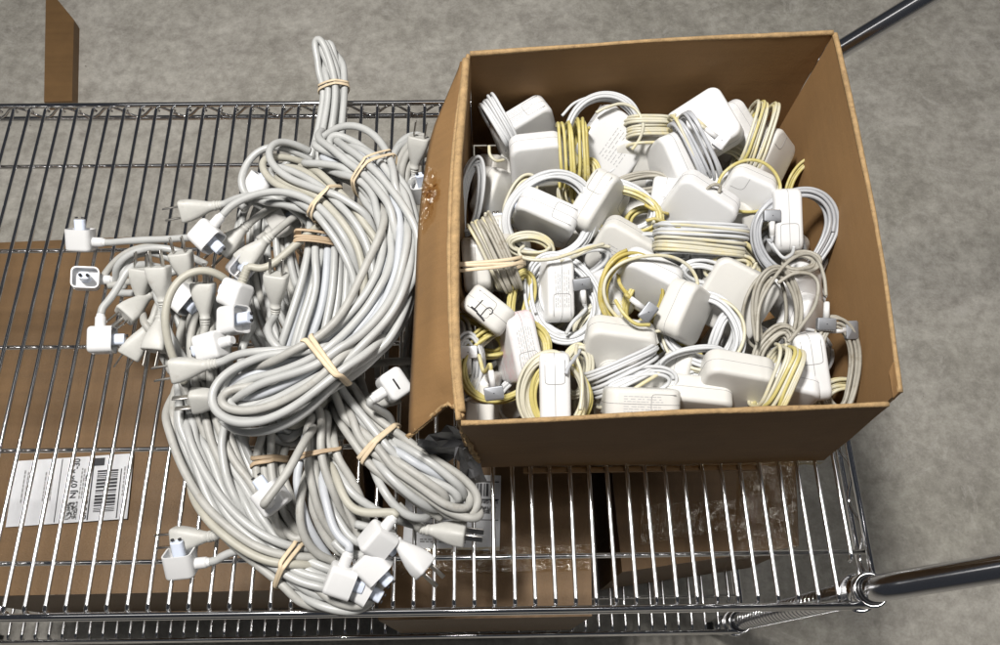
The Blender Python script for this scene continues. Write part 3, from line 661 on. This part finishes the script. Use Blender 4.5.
# inside / lower right
P_('corner',417,152,52,78,26,0,False,[(410,186,44),(404,205,40)],'cordw')
A_('corner',424,190,34,100,50,0,'-y',[(424,210,30),(424,240,28)],'cordw')
A_('right',394,385,96,214,-68,0,'z',[(396,415,64),(392,430,66),(384,440,70)],'cordw',slot=True,label='white adapter with a dark slot in its top')
P_('right',380,398,62,20,-20,0,False,[(366,412,62),(362,425,66)],'cordg')
strand('right',[W(*q) for q in [(418,361,36),(396,361,40),(372,362,40),(350,370,40)]],'cordg')
A_('under',272,498,74,128,-4,0,'z',[(291,470,100),(297,452,104),(303,434,102),(310,420,94)],'cordg',pm='white')
A_('left',181,563,18,96,14,0,'-x' if False else 'x',[(215,556,22),(232,550,26),(252,546,30)],'cordw')
P_('left',191,538,20,186,-4,0,False,[(226,520,24),(236,510,26),(244,500,28)],'cordw')
A_('low',340,580,52,-22,-10,0,'-x',[(334,540,62),(329,515,66),(322,480,68),(317,455,66)],'cordc')
A_('low',377,540,66,-40,-28,0,'-x' if False else '-x',[(352,516,68),(343,498,68),(334,472,68),(325,450,66)],'cordt')
A_('low',372,565,54,-45,0,0,'-x',[(352,546,54),(342,525,54),(330,492,56),(320,460,60)],'cordw')
A_('low',360,585,36,-30,0,0,'-x',[(344,560,40),(336,540,42)],'cordw',pm='white')
P_('low',412,556,58,-42,4,50,False,[(388,537,60),(372,530,56),(356,524,50)],'cordw',pm='white')
P_('right',447,532,36,-6,4,70,False,[(428,530,40),(412,520,42),(398,505,44)],'cordg')

# --- let the cords settle against one another, the shelf and the box
def relax(iters=34):
    P=np.concatenate([s['P'] for s in STR]); sid=np.concatenate([np.full(len(s['P']),i) for i,s in enumerate(STR)])
    rr=np.concatenate([np.full(len(s['P']),s['r']) for s in STR]); idx=np.concatenate([np.arange(len(s['P'])) for s in STR])
    pin=np.zeros(len(P),bool); st=np.r_[0,np.cumsum([len(s['P']) for s in STR])]
    noobs=np.zeros(len(P),bool); soft=np.zeros(len(P),bool)
    for i,s in enumerate(STR):
        if len(s['P'])>20:
            if not s['a']: soft[st[i]:st[i]+7]=True
            soft[st[i+1]-7:st[i+1]]=True
        if s['a']: pin[st[i]:st[i]+2]=True; noobs[st[i]:st[i]+7]=True
    P0=P.copy(); nb_l=np.maximum(np.arange(len(P))-1,st[sid]); nb_r=np.minimum(np.arange(len(P))+1,st[sid+1]-1)
    oc=np.array([o for o,r in OBS]); orad=np.array([r for o,r in OBS])
    for it in range(iters):
        if it%2==0:
            t=kdtree.KDTree(len(P))
            for i,p in enumerate(P): t.insert(p,i)
            t.balance(); I=[];J=[]
            for i,p in enumerate(P):
                for _,j,d in t.find_range(p,2*RC+2.5):
                    if j>i and not (sid[i]==sid[j] and j-i<5): I.append(i);J.append(j)
            I=np.array(I);J=np.array(J)
        d=P[J]-P[I]; L=np.linalg.norm(d,axis=1)+1e-6; m=L<2*RC
        dd=d[m]/L[m][:,None]; c=(2*RC-L[m])*.5; dd[:,2]*=1.25
        acc=np.zeros_like(P); cnt=np.zeros(len(P))
        np.add.at(acc,I[m],-dd*c[:,None]); np.add.at(acc,J[m],dd*c[:,None]); np.add.at(cnt,I[m],1); np.add.at(cnt,J[m],1)
        acc/= np.maximum(cnt,1)[:,None]**.6
        for o,r in zip(oc,orad):
            q=P-o; l=np.linalg.norm(q,axis=1); mm=(l<r+RC)&~noobs
            acc[mm]+= q[mm]/l[mm][:,None]*(r+RC-l[mm])[:,None]*.4
        acc[pin]=0; acc[soft]*=.25; P=P+np.clip(acc,-3,3)
        if it<iters-3:
            sm=(P[nb_l]+P[nb_r])/2; k=np.where((nb_l==np.arange(len(P)))|(nb_r==np.arange(len(P)))|pin,0,.75)[:,None]; P=P+(sm-P)*k
            P[:,:2]+= (P0[:,:2]-P[:,:2])*.03; P[:,2]+=(P0[:,2]-P[:,2])*.03
        on=P[:,1]<YR; P[:,2]=np.where(on,np.maximum(P[:,2],2+RC),P[:,2])
        inb=(P[:,0]>-24)&(P[:,1]>205)&(P[:,1]<615); P[inb&~pin,0]=-24
        # keep under the bent flap
        fl_=(P[:,0]>-60)&(P[:,1]>205)&(P[:,1]<560); P[fl_,2]=np.minimum(P[fl_,2],128)
    for i,s in enumerate(STR):
        q=P[st[i]:st[i+1]]
        if len(q)>6:
            for rep_ in range(5):
                q2=q.copy(); q2[2:-1]=(q[1:-2]+2*q[2:-1]+q[3:])/4; q=q2
        s['P']=catmull(q[::2] if len(q)%2 else np.vstack([q[::2],q[-1:]]),2.6)
relax()
for s in STR:
    mk('cord',tube(s['P'],s['r'],12),s['m'],hanks[s['h']])
# --- rubber bands, wrapped round whatever passes through their plane
def rubber(key,px,py,z,m='band',turns=((0,0,0),(2.5,3,1)),maxr=40,width=2.6,name='rubber_band',allh=False,r0=RC):
    o=W(px,py,z); Cc,T,SI,UPv,A=INFO[key]; i=int(np.argmin(((Cc[:,:2]-o[:2])**2).sum(1))); c=Cc[i]; t=T[i]; X=SI[i]; Y=UPv[i]
    uv=[]
    for s in STR:
        if s['h']!=key and not allh: continue
        q=s['P']-c; m_=(np.abs(q@t)<6)&(np.linalg.norm(q,axis=1)<maxr)
        uv+=list(zip((q@X)[m_],(q@Y)[m_]))
    uv=np.array(uv); ph=np.linspace(0,2*np.pi,72,endpoint=False)
    h=(uv[:,0:1]*np.cos(ph)+uv[:,1:2]*np.sin(ph)).max(0)+r0+.9
    k=np.array([1,2,3,2,1.])/9; h=np.array([sum(h[(a+b-2)%72]*k[b] for b in range(5)) for a in range(72)])
    hp=(np.roll(h,-1)-np.roll(h,1))/(2*(ph[1]-ph[0]))
    L=c+X*(h*np.cos(ph)-hp*np.sin(ph))[:,None]+Y*(h*np.sin(ph)+hp*np.cos(ph))[:,None]
    nr=X*np.cos(ph)[:,None]+Y*np.sin(ph)[:,None]
    gs=[]
    for n_,(off,tw,lift) in enumerate(turns):
        w_=off+tw*np.sin(ph+n_*1.3)+ns(72,.25,n_+5)*np.sin(ph/2)
        Q=L+t*w_[:,None]+nr*lift*.7
        gs.append(tube(Q,width/2,8,closed=True,up=nr,flat=(.38,1.0)))
    return mk(name,join(*gs),m,hanks[key])
rubber('stand',336,88,58,turns=((-2.5,.8,0),(2,1.2,.6),(4.5,2.0,1)),width=2.8)
rubber('ring',378,178,112,turns=((0,3,0),(-4,4,1),(4,2,.6)),width=3.2)
rubber('ring',327,364,116,turns=((0,1.5,0),(4,6,1)),width=5.0)
rubber('inner',330,205,104,turns=((0,3,0),(3,5,1)),width=3.6)
rubber('mid',326,248,70,'band2',turns=((0,1,0),(4,2,.7),(8,1.5,0),(-4,2.5,.6)),width=3.2)
rubber('left',286,566,27,turns=((0,2,0),(-3,3.5,.8)),width=4.2)
rubber('low',316,450,60,'band2',turns=((0,1.5,0),(3,2.5,.8)),width=3.0)
rubber('right',377,446,68,turns=((0,1,0),(3,3,.8)),width=4.4)
rubber('under',266,461,34,'band2',turns=((-3,2,0),(3,3,.7)),width=4.5)
# ================================================================== THE CHARGERS IN THE BOX
GR='laptop chargers packed in the open box'
def CZ(p,dx=0,dy=0,dz=0): return p+RT*dx+UP*dy-FW*dz
_cs=[100]
def coil_path(kind,c,az,a,b,L,n,jit=1.3,r=1.9,seed=None,open_=0):
    "c centre, a,b half extents (mm); returns one continuous cord path"
    _cs[0]+=1; sd=seed or _cs[0]; rg=np.random.RandomState(sd)
    ax=imgdir(az); pe=imgdir(az+90); tc=-FW
    M_=int(44*n)+1; t=np.linspace(0,n,M_)*2*np.pi; k=np.linspace(0,n,M_)
    ks=np.arange(n+2)
    if kind=='ring' and n>2: n=n+4; M_=int(44*n)+1; t=np.linspace(0,n,M_)*2*np.pi; k=np.linspace(0,n,M_); ks=np.arange(n+2)
    if kind=='wrap' and n>2: n=n+4; M_=int(44*n)+1; t=np.linspace(0,n,M_)*2*np.pi; k=np.linspace(0,n,M_); ks=np.arange(n+2)
    if kind=='ring':
        cols=(3 if n>6 else 2) if n>3 else 1; off=[((i%cols)*3.4-(cols-1)*1.7,(i//cols)*3.3) for i in range(n+2)]; rg.shuffle(off); jit=jit*.85
        off=np.array(off); off[:,1]-=off[:,1].mean(); off+=rg.randn(*off.shape)*jit*.9
        dr=np.interp(k,ks,off[:,0]); dz=np.interp(k,ks,off[:,1])
        dr+=ns(M_,jit*.55,sd,int(2*n)+3); dz+=ns(M_,jit*.5,sd+3,int(2*n)+2)
        cxo=np.interp(k,ks,rg.randn(n+2)*jit*1.1); cyo=np.interp(k,ks,rg.randn(n+2)*jit*1.1)
        hh=rg.uniform(.03,.08)*min(a,b); p1,p2=rg.uniform(0,6.28,2); dr=dr+hh*np.cos(2*t+p1)+hh*.6*np.cos(3*t+p2)
        x=(a+dr)*np.cos(t)+cxo; y=(b+dr)*np.sin(t)+cyo
        return c+ax*x[:,None]+pe*y[:,None]+tc*(dz+L*np.sin(t))[:,None]
    cap=max(1,int(L/3.5)+1); off=[]
    for i in range(n+2):
        lay=i//cap; j=i%cap; off.append((( j if lay%2==0 else cap-1-j+.5)/(max(1,cap-1))*L-L/2,lay*3.3))
    off=np.array(off,float); off[:,0]+=rg.randn(n+2)*jit
    al=np.interp(k,ks,off[:,0])+ns(M_,jit*1.7,sd,int(2*n)+3); la=np.interp(k,ks,off[:,1])
    e=.62; cx=np.sign(np.cos(t))*np.abs(np.cos(t))**e; sx=np.sign(np.sin(t))*np.abs(np.sin(t))**e
    return c+ax*al[:,None]+pe*((a+la)*cx)[:,None]+tc*((b+la)*sx)[:,None]
def connector(parent,px,py,z,ang,kind='w',tilt=0,tail=(),tm='mw'):
    o=W(px,py,z); Y=imgdir(ang,tilt); Z=nrm(-FW-Y*(-FW@Y)); X=np.cross(Y,Z)
    m='aluw' if kind=='w' else 'alu'
    b=mk('magnetic_connector',xf(rbox(17.5,11.5,6,1.6,.8,4,2),o,X,Y,Z),m,parent,smooth='auto')
    mk('contact_face',xf(bx((0,6.0,0),(15.5,.8,4.2)),o,X,Y,Z),'prong',b,smooth=False)
    mk('indicator_hole',xf(cyl((0,0,2.9),(0,0,3.12),.55,10),o,X,Y,Z),'dark',b)
    mk('strain_relief',join(cyl(o-Y*5.7,o-Y*20,3.1,16,2.6),cyl(o-Y*20,o-Y*21,2.6,16,1.9)),'white',b)
    if tail: mk('cord',tube(catmull([o-Y*20,o-Y*26]+[W(*q) for q in tail],2),1.9,9),tm,parent)
def charger(px,py,z,Sz,az,tx,ty,label,coils=(),m='white',edge=1,face=1,corner=(1,-1),plate=None,txt=False,conn=(),extra=(),hook=False,pink=False):
    Sz=Sz*.86; o=W(px,py,z); X,Y,Z=rot(az,tx,ty); T_=28
    ext=(abs(X@FW)*Sz/2+abs(Y@FW)*Sz/2+14*abs(Z@FW)); mx_=max(abs(X@FW)*Sz/2,abs(Y@FW)*Sz/2,14*abs(Z@FW)); o=o+FW*(mx_+.25*(ext-mx_))
    for it_ in range(6):       # keep every corner inside the box
        for a_ in (-1,1):
            for b_ in (-1,1):
                for c_ in (-1,1):
                    q_=o+X*a_*(Sz/2-3)+Y*b_*(Sz/2-3)+Z*c_*13; u_=max(0,min(1,q_[2]/180))
                    lo=np.array([-8-20*u_,214-2*u_,9]); hi=np.array([354+4*u_,606,400]); 
                    o=o+np.maximum(lo-q_,0)*.6-np.maximum(q_-hi,0)*.6
    root=thing('laptop_charger',V(o[0],o[1],z-Sz*.4),label,'charger',GR)
    if pink: m='whitep'
    if m=='white' and (int(px*7+py*3)%3==0): m='white2'
    b=mk('brick',xf(rbox(Sz,Sz,T_,12,4.6,7,4),o,X,Y,Z),m,root,smooth='auto')
    # parting line round the narrow sides
    hs=Sz/2; g=[]
    a=np.linspace(0,np.pi/2,7); cs=[]
    for sx,sy,st in ((1,1,0),(-1,1,1),(-1,-1,2),(1,-1,3)):
        for q in a: cs.append((sx*(hs-12)+12*math.cos(q+st*np.pi/2),sy*(hs-12)+12*math.sin(q+st*np.pi/2)))
    cs=np.array(cs); L=[]
    for i in range(len(cs)):
        p,q=cs[i],cs[(i+1)%len(cs)]; nn=max(1,int(np.linalg.norm(q-p)/6)); L+= [p+(q-p)*k/nn for k in range(nn)]
    L=np.array(L); g.append(tube(np.stack([L[:,0],L[:,1],0*L[:,0]],1),.26,5,closed=True))
    cx,cy=corner
    # removable corner plug: outline on both faces and on the narrow side
    sq=28*Sz/79
    if face:
        for zz in (14,-14):
            P=[(cx*hs,cy*(hs-sq),zz),(cx*(hs-sq+5),cy*(hs-sq),zz),(cx*(hs-sq+1.5),cy*(hs-sq+1.5),zz),(cx*(hs-sq),cy*(hs-sq+5),zz),(cx*(hs-sq),cy*(hs-3),zz)]
            g.append(tube(catmull(np.array([(cx*(hs-4),cy*(hs-sq),zz)]+P[1:],float),1.5),.28,5))
    if edge:
        y0=hs; x1=cx*(hs-6); x0=cx*(hs-6-22); P=[(x1,y0,9),(x0+cx*4,y0,9),(x0+cx*1,y0,8),(x0,y0,5),(x0,y0,-5),(x0+cx*1,y0,-8),(x0+cx*4,y0,-9),(x1,y0,-9)]
        g.append(tube(catmull(np.array(P,float),1.2),.32,5))
    mk('seam_lines',xf(join(*g),o,X,Y,Z),'seam',b)
    if txt:
        rr=random.Random(int(px)); R_=[]
        for row in range(7):
            xx=-hs*.55
            while xx<hs*.45:
                w_=rr.uniform(1.2,5); R_.append((xx,(-8+row*2.5),w_,.75)); xx+=w_+rr.choice((.7,1,2.4))
        if txt=='edge': v,f=rects(R_,V(0,hs+.15,0),V(1,0,0),V(0,0,-1)) ; v[:,2]*=.9
        else: v,f=rects([(a_*1.0,b_*1.6-4,c_,d_*1.2) for a_,b_,c_,d_ in R_],V(0,0,14.12),V(1,0,0),V(0,1,0)) if txt=='face' else rects([(a_*1.0,b_*1.6-4,c_,d_*1.2) for a_,b_,c_,d_ in R_],V(0,0,-14.12),V(1,0,0),V(0,1,0))
        mk('fine_print',xf((v,f),o,X,Y,Z),'print',b,smooth=False)
    if plate:
        s_=plate; g=rbox(22,40 if Sz>60 else 32,3,5,1,5,1)    # recessed socket plate on the end
        v=g[0]; v=np.stack([v[:,2],v[:,1],v[:,0]],1)+V(s_*(hs+.4),0,0)
        pl=mk('socket_plate',xf((v,[q[::-1] for q in g[1]]),o,X,Y,Z),'blue',b,smooth='auto')
        mk('socket_hole',xf(join(bx((s_*(hs+2),3,0),(.6,12,7)),cyl((s_*(hs+1.7),-10,0),(s_*(hs+2.2),-10,0),2.2,14)),o,X,Y,Z),'dark',pl,smooth=False)
        mk('pin',xf(join(cyl((s_*(hs),5,-1.5),(s_*(hs+6),5,-1.5),1.4,10),cyl((s_*hs,1,1.5),(s_*(hs+6),1,1.5),1.4,10)),o,X,Y,Z),'prong',pl)
    if hook:
        mk('cord_hook',xf(rbox(3,16,20,1.2,.6,3,1),o+Z*0+X*(hs+4),X,Y,Z),m,b,smooth='auto')
    for cl in coils:
        kind,cxp,cyp,cz,caz,a_,b_,L_,n,mm=cl[:10]; c=W(cxp,cyp,cz); k=mmpx(c)
        if kind=='ring': P=coil_path('ring',c,caz,a_*k,b_*k,L_,n)
        else: P=coil_path('wrap',c,caz,a_*k,b_,L_*k,n)
        P[:,2]=np.maximum(P[:,2],8)
        mk('cord',tube(catmull(P[::2],1.6) if len(P)>6 else P,1.75,8),mm,root)
    for mm,pts in extra: mk('cord',tube(catmull([W(*q) for q in pts],1.6),1.75,8),mm,root)
    for c_ in conn: connector(root,*c_)
    return root,(o,X,Y,Z,hs)
c=charger
c(526,120,100,82,31,62,0,'charger in the back left corner, wound in white cord, tilted up to the right',[('wrap',497,127,98,31,26,26,26,7,'mw')],txt='edge',extra=[('mc',[(489,146,118),(490,155,118),(496,161,116),(504,160,110)])])
c(538,156,122,68,6,50,0,'charger with stretched yellow cord loops, next to the back left corner one',[('wrap',570,156,116,3,31,30,20,5,'my'),('wrap',586,158,116,3,30,31,8,2,'mo')],edge=0,face=0,plate=1)
c(614,141,104,79,56,12,-8,'flat-lying charger by the back wall, white cord arched over its top end',[('ring',600,138,92,50,44,36,0,5,'mw')],corner=(1,-1),txt='face',extra=[('mc',[(596,113,128),(606,108,130),(622,104,130),(636,110,128),(643,124,124),(640,138,116),(632,150,108)]),('mw',[(562,116,100),(575,103,104),(596,96,106),(616,97,104)])])
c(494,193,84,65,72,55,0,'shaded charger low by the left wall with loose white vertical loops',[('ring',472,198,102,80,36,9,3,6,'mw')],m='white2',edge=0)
c(547,214,134,76,-24,76,0,'charger standing on edge inside a round ring of white cord, left of centre',[('ring',550,217,120,0,43,41,3,6,'mw')],corner=(1,-1),plate=-1)
c(500,240,100,64,96,72,0,'narrow upright charger with a dark end slot, behind the rubber-banded one',[],m='white2',plate=1)
c(603,203,136,76,58,64,0,'charger tilted up to the right with white and yellow loops along its right side',[('ring',616,208,112,-110,24,38,10,4,'mw'),('ring',620,212,112,-110,23,37,12,3,'my')],corner=(1,-1))
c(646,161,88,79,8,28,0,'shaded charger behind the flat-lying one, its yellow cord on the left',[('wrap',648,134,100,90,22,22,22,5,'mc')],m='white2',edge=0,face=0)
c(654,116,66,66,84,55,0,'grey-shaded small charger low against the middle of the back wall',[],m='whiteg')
c(709,124,116,79,22,-22,-22,'large blank charger at the back with a white magnetic connector on it',[],edge=0,face=0)
c(677,158,126,66,-66,78,0,'rounded charger with silver cord wrapped along it, left of the connector one',[('wrap',692,152,116,26,34,24,20,6,'ms'),('wrap',684,146,118,26,32,25,6,1,'mc')],edge=0,conn=[(721,141,142,-38,'w',0,[(706,128,138),(694,118,132),(682,116,126),(672,124,118)],'mc')])
c(736,122,100,66,-58,62,0,'charger near the back right corner wrapped in a yellowed oval coil',[('wrap',750,137,96,-18,34,24,20,5,'mc'),('wrap',753,138,98,-22,35,25,12,1,'my')],edge=0,face=0)
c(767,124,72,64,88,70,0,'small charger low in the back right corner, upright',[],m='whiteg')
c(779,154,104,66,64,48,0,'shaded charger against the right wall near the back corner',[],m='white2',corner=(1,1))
c(752,190,130,60,-24,42,0,'small square charger inside one thin yellow ring, right side',[('ring',751,186,126,-10,29,27,3,1,'my')],edge=0,corner=(-1,1))
c(793,219,132,76,92,84,0,'edge-on charger with open slot, ringed by thick grey coil at right wall',[('ring',793,232,112,0,38,41,2,7,'ms')],conn=[(772,216,132,90,'g',0,[(768,240,120),(776,252,118)],'ms')],corner=(-1,-1),extra=[('mw',[(794,246,142),(792,254,136),(784,258,128),(776,250,122),(770,240,118)])])
r_,(o,X,Y,Z,hs)=c(703,208,140,80,-33,46,0,'largest white charger in the middle, thick white coil across its lower half',[('wrap',700,242,130,88,42,21,26,7,'mw'),('wrap',699,244,130,84,44,23,22,3,'mc')],edge=0,face=0,extra=[('mo',[(645,205,122),(652,209,124),(660,212,122),(668,214,116)]),('mo',[(646,221,124),(655,219,126),(668,223,122),(680,228,118)])])
c(722,196,112,66,84,82,0,'charger standing behind the largest one, grey cord stub on top',[],extra=[('mg',[(706,190,150),(713,185,154),(720,186,152),(719,193,146)])],corner=(-1,1))
c(668,200,112,60,80,80,0,'narrow charger edge peeking out left of the largest one',[],edge=1,corner=(-1,1))
c(735,214,104,66,-50,40,0,'charger corner peeking out right of the largest one, above the grey coil',[],m='white2')
A15,_=c(469,264,124,66,94,86,0,'charger tied with a rubber band to its neighbour by the left wall',[('wrap',492,254,124,24,36,22,22,4,'mc'),('wrap',496,256,126,24,38,24,18,3,'mg')],m='white2',edge=0)
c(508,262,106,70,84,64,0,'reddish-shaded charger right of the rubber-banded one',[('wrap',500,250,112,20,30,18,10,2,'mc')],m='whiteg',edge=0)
c16,(o16,X16,Y16,Z16,h16)=c(468,311,160,56,-38,86,0,'charger with handwritten ink letters, by the left wall',[('ring',478,335,112,-30,32,14,3,4,'my')],m='white2',corner=(-1,1))
c(553,289,132,76,91,106,0,'upright charger with grey print, inside a big white coil, left of centre',[('ring',562,298,116,-150,33,42,12,7,'mw'),('ring',565,304,110,-150,30,36,10,4,'mw')],corner=(-1,-1),txt='edge',conn=[(582,284,134,98,'g',10,[(573,322,126),(566,334,120)],'mw')],extra=[('mc',[(524,246,146),(519,251,148),(522,257,150),(534,260,152),(552,259,152),(570,254,150),(588,248,148),(604,244,144)])])
c(517,348,142,78,102,106,0,'tall upright charger with pink stain, ringed by yellow cord, front left',[('ring',506,361,120,130,34,46,10,4,'my'),('ring',504,364,116,130,31,42,10,2,'mc')],edge=1,corner=(-1,-1),txt='edge',pink=True,conn=[(494,393,152,-82,'g',0,[(484,372,146),(479,355,136)],'my')])
c(557,399,148,79,91,88,0,'upright charger touching the front wall, cream and yellow loops both sides',[('ring',553,394,132,90,38,30,3,5,'mc'),('ring',560,396,128,90,34,27,3,3,'my')],corner=(1,-1),extra=[('ms',[(566,374,158),(569,366,156),(575,358,150),(580,350,142)]),('mc',[(577,345,142),(576,356,148),(581,372,150),(582,392,150),(580,410,148)])])
c(621,352,140,76,-8,40,0,'large blank charger with white loops swept across it, front middle',[('wrap',622,370,112,114,36,30,26,7,'mw'),('wrap',622,376,112,118,37,31,20,1,'mc')],edge=0,face=0)
c(632,392,118,74,-4,30,0,'charger bottom half under the swept white loops, front middle',[],edge=0,face=0,m='white2')
c(645,409,152,79,-2,88,0,'flat long charger edge with rows of print, pressed against the front wall',[],txt='edge',corner=(1,-1))
c(650,281,150,70,-26,55,0,'charger inside the largest thin yellow ring, centre of the box',[('ring',651,291,152,0,44,40,3,1,'mc'),('ring',634,292,140,100,35,32,3,4,'mo')],edge=0,face=0,conn=[(648,312,158,-38,'g',0,[(628,296,152),(620,284,144),(618,274,138)],'mo')],extra=[('my',[(615,300,156),(624,314,158),(636,324,158),(650,325,156)])])
c(605,297,118,62,-66,48,0,'charger with a bluish open socket, left of the thin yellow ring',[],plate=1,edge=0,face=0)
c(624,250,114,70,-30,36,0,'charger with faint print behind the thin yellow ring',[],txt='face',edge=0,face=0,extra=[('mc',[(610,247,132),(600,246,134),(588,250,132),(576,256,130),(560,262,140)])])
c(690,312,154,64,66,52,0,'charger leaning right with thick white loops on its right and bottom',[('ring',702,331,128,-135,36,35,14,8,'mw'),('ring',702,334,128,-135,37,35,16,2,'mc')],edge=0,face=0)
c(690,384,118,70,78,55,0,'ridged charger end under the white loops, beside the front wall',[],m='white2',edge=0)
c(738,298,128,80,-28,18,0,'big flat charger in the right half, partly under grimy grey loops',[('ring',776,314,130,84,42,22,3,6,'mg'),('ring',766,312,126,78,40,22,3,2,'mg')],edge=0,face=0,extra=[('mg',[(757,342,142),(759,308,150),(771,283,156),(788,262,158),(805,254,156),(817,259,154),(824,277,150),(826,296,146)]),('mg',[(778,283,150),(793,274,154),(809,274,154),(818,284,152),(815,305,150),(802,325,150),(788,342,148)])],conn=[(826,324,146,-92,'g',0)])
c(800,290,104,62,24,40,0,'blank charger under the grey loops, close to the right wall',[],edge=0,face=0)
c(812,318,100,58,70,50,0,'small charger below the grey loops, against the right wall',[],edge=0,face=0)
c(741,385,146,76,-10,52,0,'ridged charger at the front right, end tied with pale yellow loops',[('wrap',775,380,140,-24,33,22,24,7,'mc'),('wrap',780,380,142,-26,34,24,16,2,'my')],edge=0,face=0)
c(797,390,140,56,-12,60,0,'bluish-ended charger right of the pale yellow loops, front right',[],edge=0,face=0,plate=-1)
c(818,368,144,74,98,84,0,'upright charger in the front right corner, grimy coil on its right',[('ring',836,366,124,95,44,20,3,4,'mg')],corner=(1,-1),conn=[(851,330,138,2,'g',0)])
c(481,404,112,66,88,80,0,'charger low in the front left corner behind the yellow ringed one',[('ring',467,368,122,88,30,12,3,5,'mw')],m='white2',conn=[(468,352,132,92,'w',0)])
c(466,180,60,62,80,60,0,'tan charger wedged low against the left wall',[],m='whiteg')
c(700,405,130,74,-6,60,0,'charger low at the front wall right of the printed one',[],m='white2',edge=0)
# the loose slack of the thin cords that fills the gaps between the bricks
SL=[(585,262,118,20,24,13,4,'mw',6),(640,300,112,70,26,14,5,'my',27),(600,322,108,30,26,16,4,'mc',22),(575,372,118,80,22,12,4,'mc',25),(660,250,108,-20,30,12,5,'mw',16),(730,268,128,10,22,10,3,'mc',16),(690,362,128,15,30,12,4,'mw',29),(640,385,130,10,30,12,3,'mw',24),(520,200,104,60,24,12,4,'mc',3),(640,185,92,10,28,12,5,'mg',8),(585,185,108,75,22,10,4,'my',6),(765,205,110,80,22,10,3,'mc',14),(724,336,122,70,24,12,4,'mw',31),(775,350,124,60,22,12,4,'mg',31),(520,300,112,80,26,10,4,'my',20),(455,345,110,80,26,10,3,'mw',38),(800,262,120,10,18,10,3,'mg',32),(595,205,116,80,22,10,3,'mw',6),(530,245,116,-10,22,10,3,'mc',4),(705,275,128,-10,22,10,3,'mw',16)]
CH=[o for o in bpy.data.objects if o.name.startswith('laptop_charger') and o.type=='EMPTY']
for (x,y,z,az,a_,b_,n,mm,ow) in SL:
    cc_=W(x,y,z); ow_=min(CH,key=lambda o:(ORG[o.name][0]-cc_[0])**2+(ORG[o.name][1]-cc_[1])**2)
    P=coil_path('ring',cc_,az,a_,b_,random.uniform(-8,8),n); mk('cord',tube(catmull(P[::2],1.6),1.75,8),mm,ow_)
# hidden-below fill that shows only through the gaps
for (x,y,z,az) in ((530,180,50,20),(575,190,52,-30),(660,180,46,40),(715,165,50,10),(640,225,60,-15),(595,250,58,60),(530,300,58,12),(480,350,60,-50),(590,330,62,35),(665,270,62,80),(720,260,60,-20),(765,250,60,30),(825,270,56,75),(660,360,64,10),(740,345,64,-40),(790,350,60,15),(590,400,66,-10),(830,400,62,5),(510,395,62,30),(800,180,40,50)):
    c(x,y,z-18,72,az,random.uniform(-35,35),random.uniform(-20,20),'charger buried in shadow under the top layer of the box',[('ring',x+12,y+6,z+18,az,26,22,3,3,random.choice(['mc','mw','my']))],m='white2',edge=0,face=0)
# ink letters on the charger by the left wall
def onface(px,py,o,X,Y,Z,h):
    d=FW+RT*(px-492.5)/Fp+UP*(322.5-py)/Fp; c0=V(0,0,H); p0=o+Y*(h+.35); t=((p0-c0)@Y)/(d@Y); return c0+d*t
def z1(x,y): return (445+x/6.45,245+y/6.45)
for pts,r in (([(168,397),(186,412),(206,430)],.95),([(190,412),(218,382),(243,355)],.5),([(205,435),(228,460),(252,487)],.95),([(228,458),(252,428),(272,408),(290,404),(304,414),(308,430),(300,442),(286,446)],.5)):
    mk('ink_letter',tube(catmull([onface(*z1(*q),o16,X16,Y16,Z16,h16) for q in pts],.8),r,6),'ink',c16)
# rubber band round two bricks by the left wall
c_=W(484,264,124); k=mmpx(c_); ph=np.linspace(0,2*np.pi,80,endpoint=False)
g=[]
for n_,(off,tw) in enumerate(((0,2.5),(3.5,-3),(6,1.0))):
    e=.6; x=41*k*np.sign(np.cos(ph))*np.abs(np.cos(ph))**e; zz=40*np.sign(np.sin(ph))*np.abs(np.sin(ph))**e
    Q=c_+imgdir(4)*x[:,None]-FW*zz[:,None]+imgdir(94)*(off-4+tw*np.cos(ph)-3*np.sin(ph)**2)[:,None]
    g.append(tube(Q,1.7,8,closed=True,up=imgdir(4)*np.cos(ph)[:,None]-FW*np.sin(ph)[:,None],flat=(.4,1)))
mk('rubber_band',join(*g),'band',A15)
# ================================================================== LIGHT
w=bpy.data.worlds.new('World'); scn.world=w; w.use_nodes=True; bg=w.node_tree.nodes['Background']; bg.inputs[0].default_value=(.80,.86,1,1); bg.inputs[1].default_value=.035
def area(loc,to,sx,sy,p,col=(1,.97,.93)):
    l=bpy.data.lights.new('lamp','AREA'); l.shape='RECTANGLE'; l.size=sx; l.size_y=sy; l.energy=p; l.color=col
    o=bpy.data.objects.new('ceiling_lamp',l); C.objects.link(o); o.location=loc; o.rotation_euler=(Vector(to)-Vector(loc)).to_track_quat('-Z','Y').to_euler(); return o
area((.0,.47,2.5),(.0,.44,0),9.0,.62,21)
area((-.42,.52,1.95),(.0,.38,0),.34,.20,54)
area((1.5,.1,2.2),(.3,.3,-.2),.4,.4,8)
scn.view_settings.view_transform='Standard'; scn.view_settings.look='None'; scn.view_settings.exposure=.14
scn.render.engine='CYCLES'
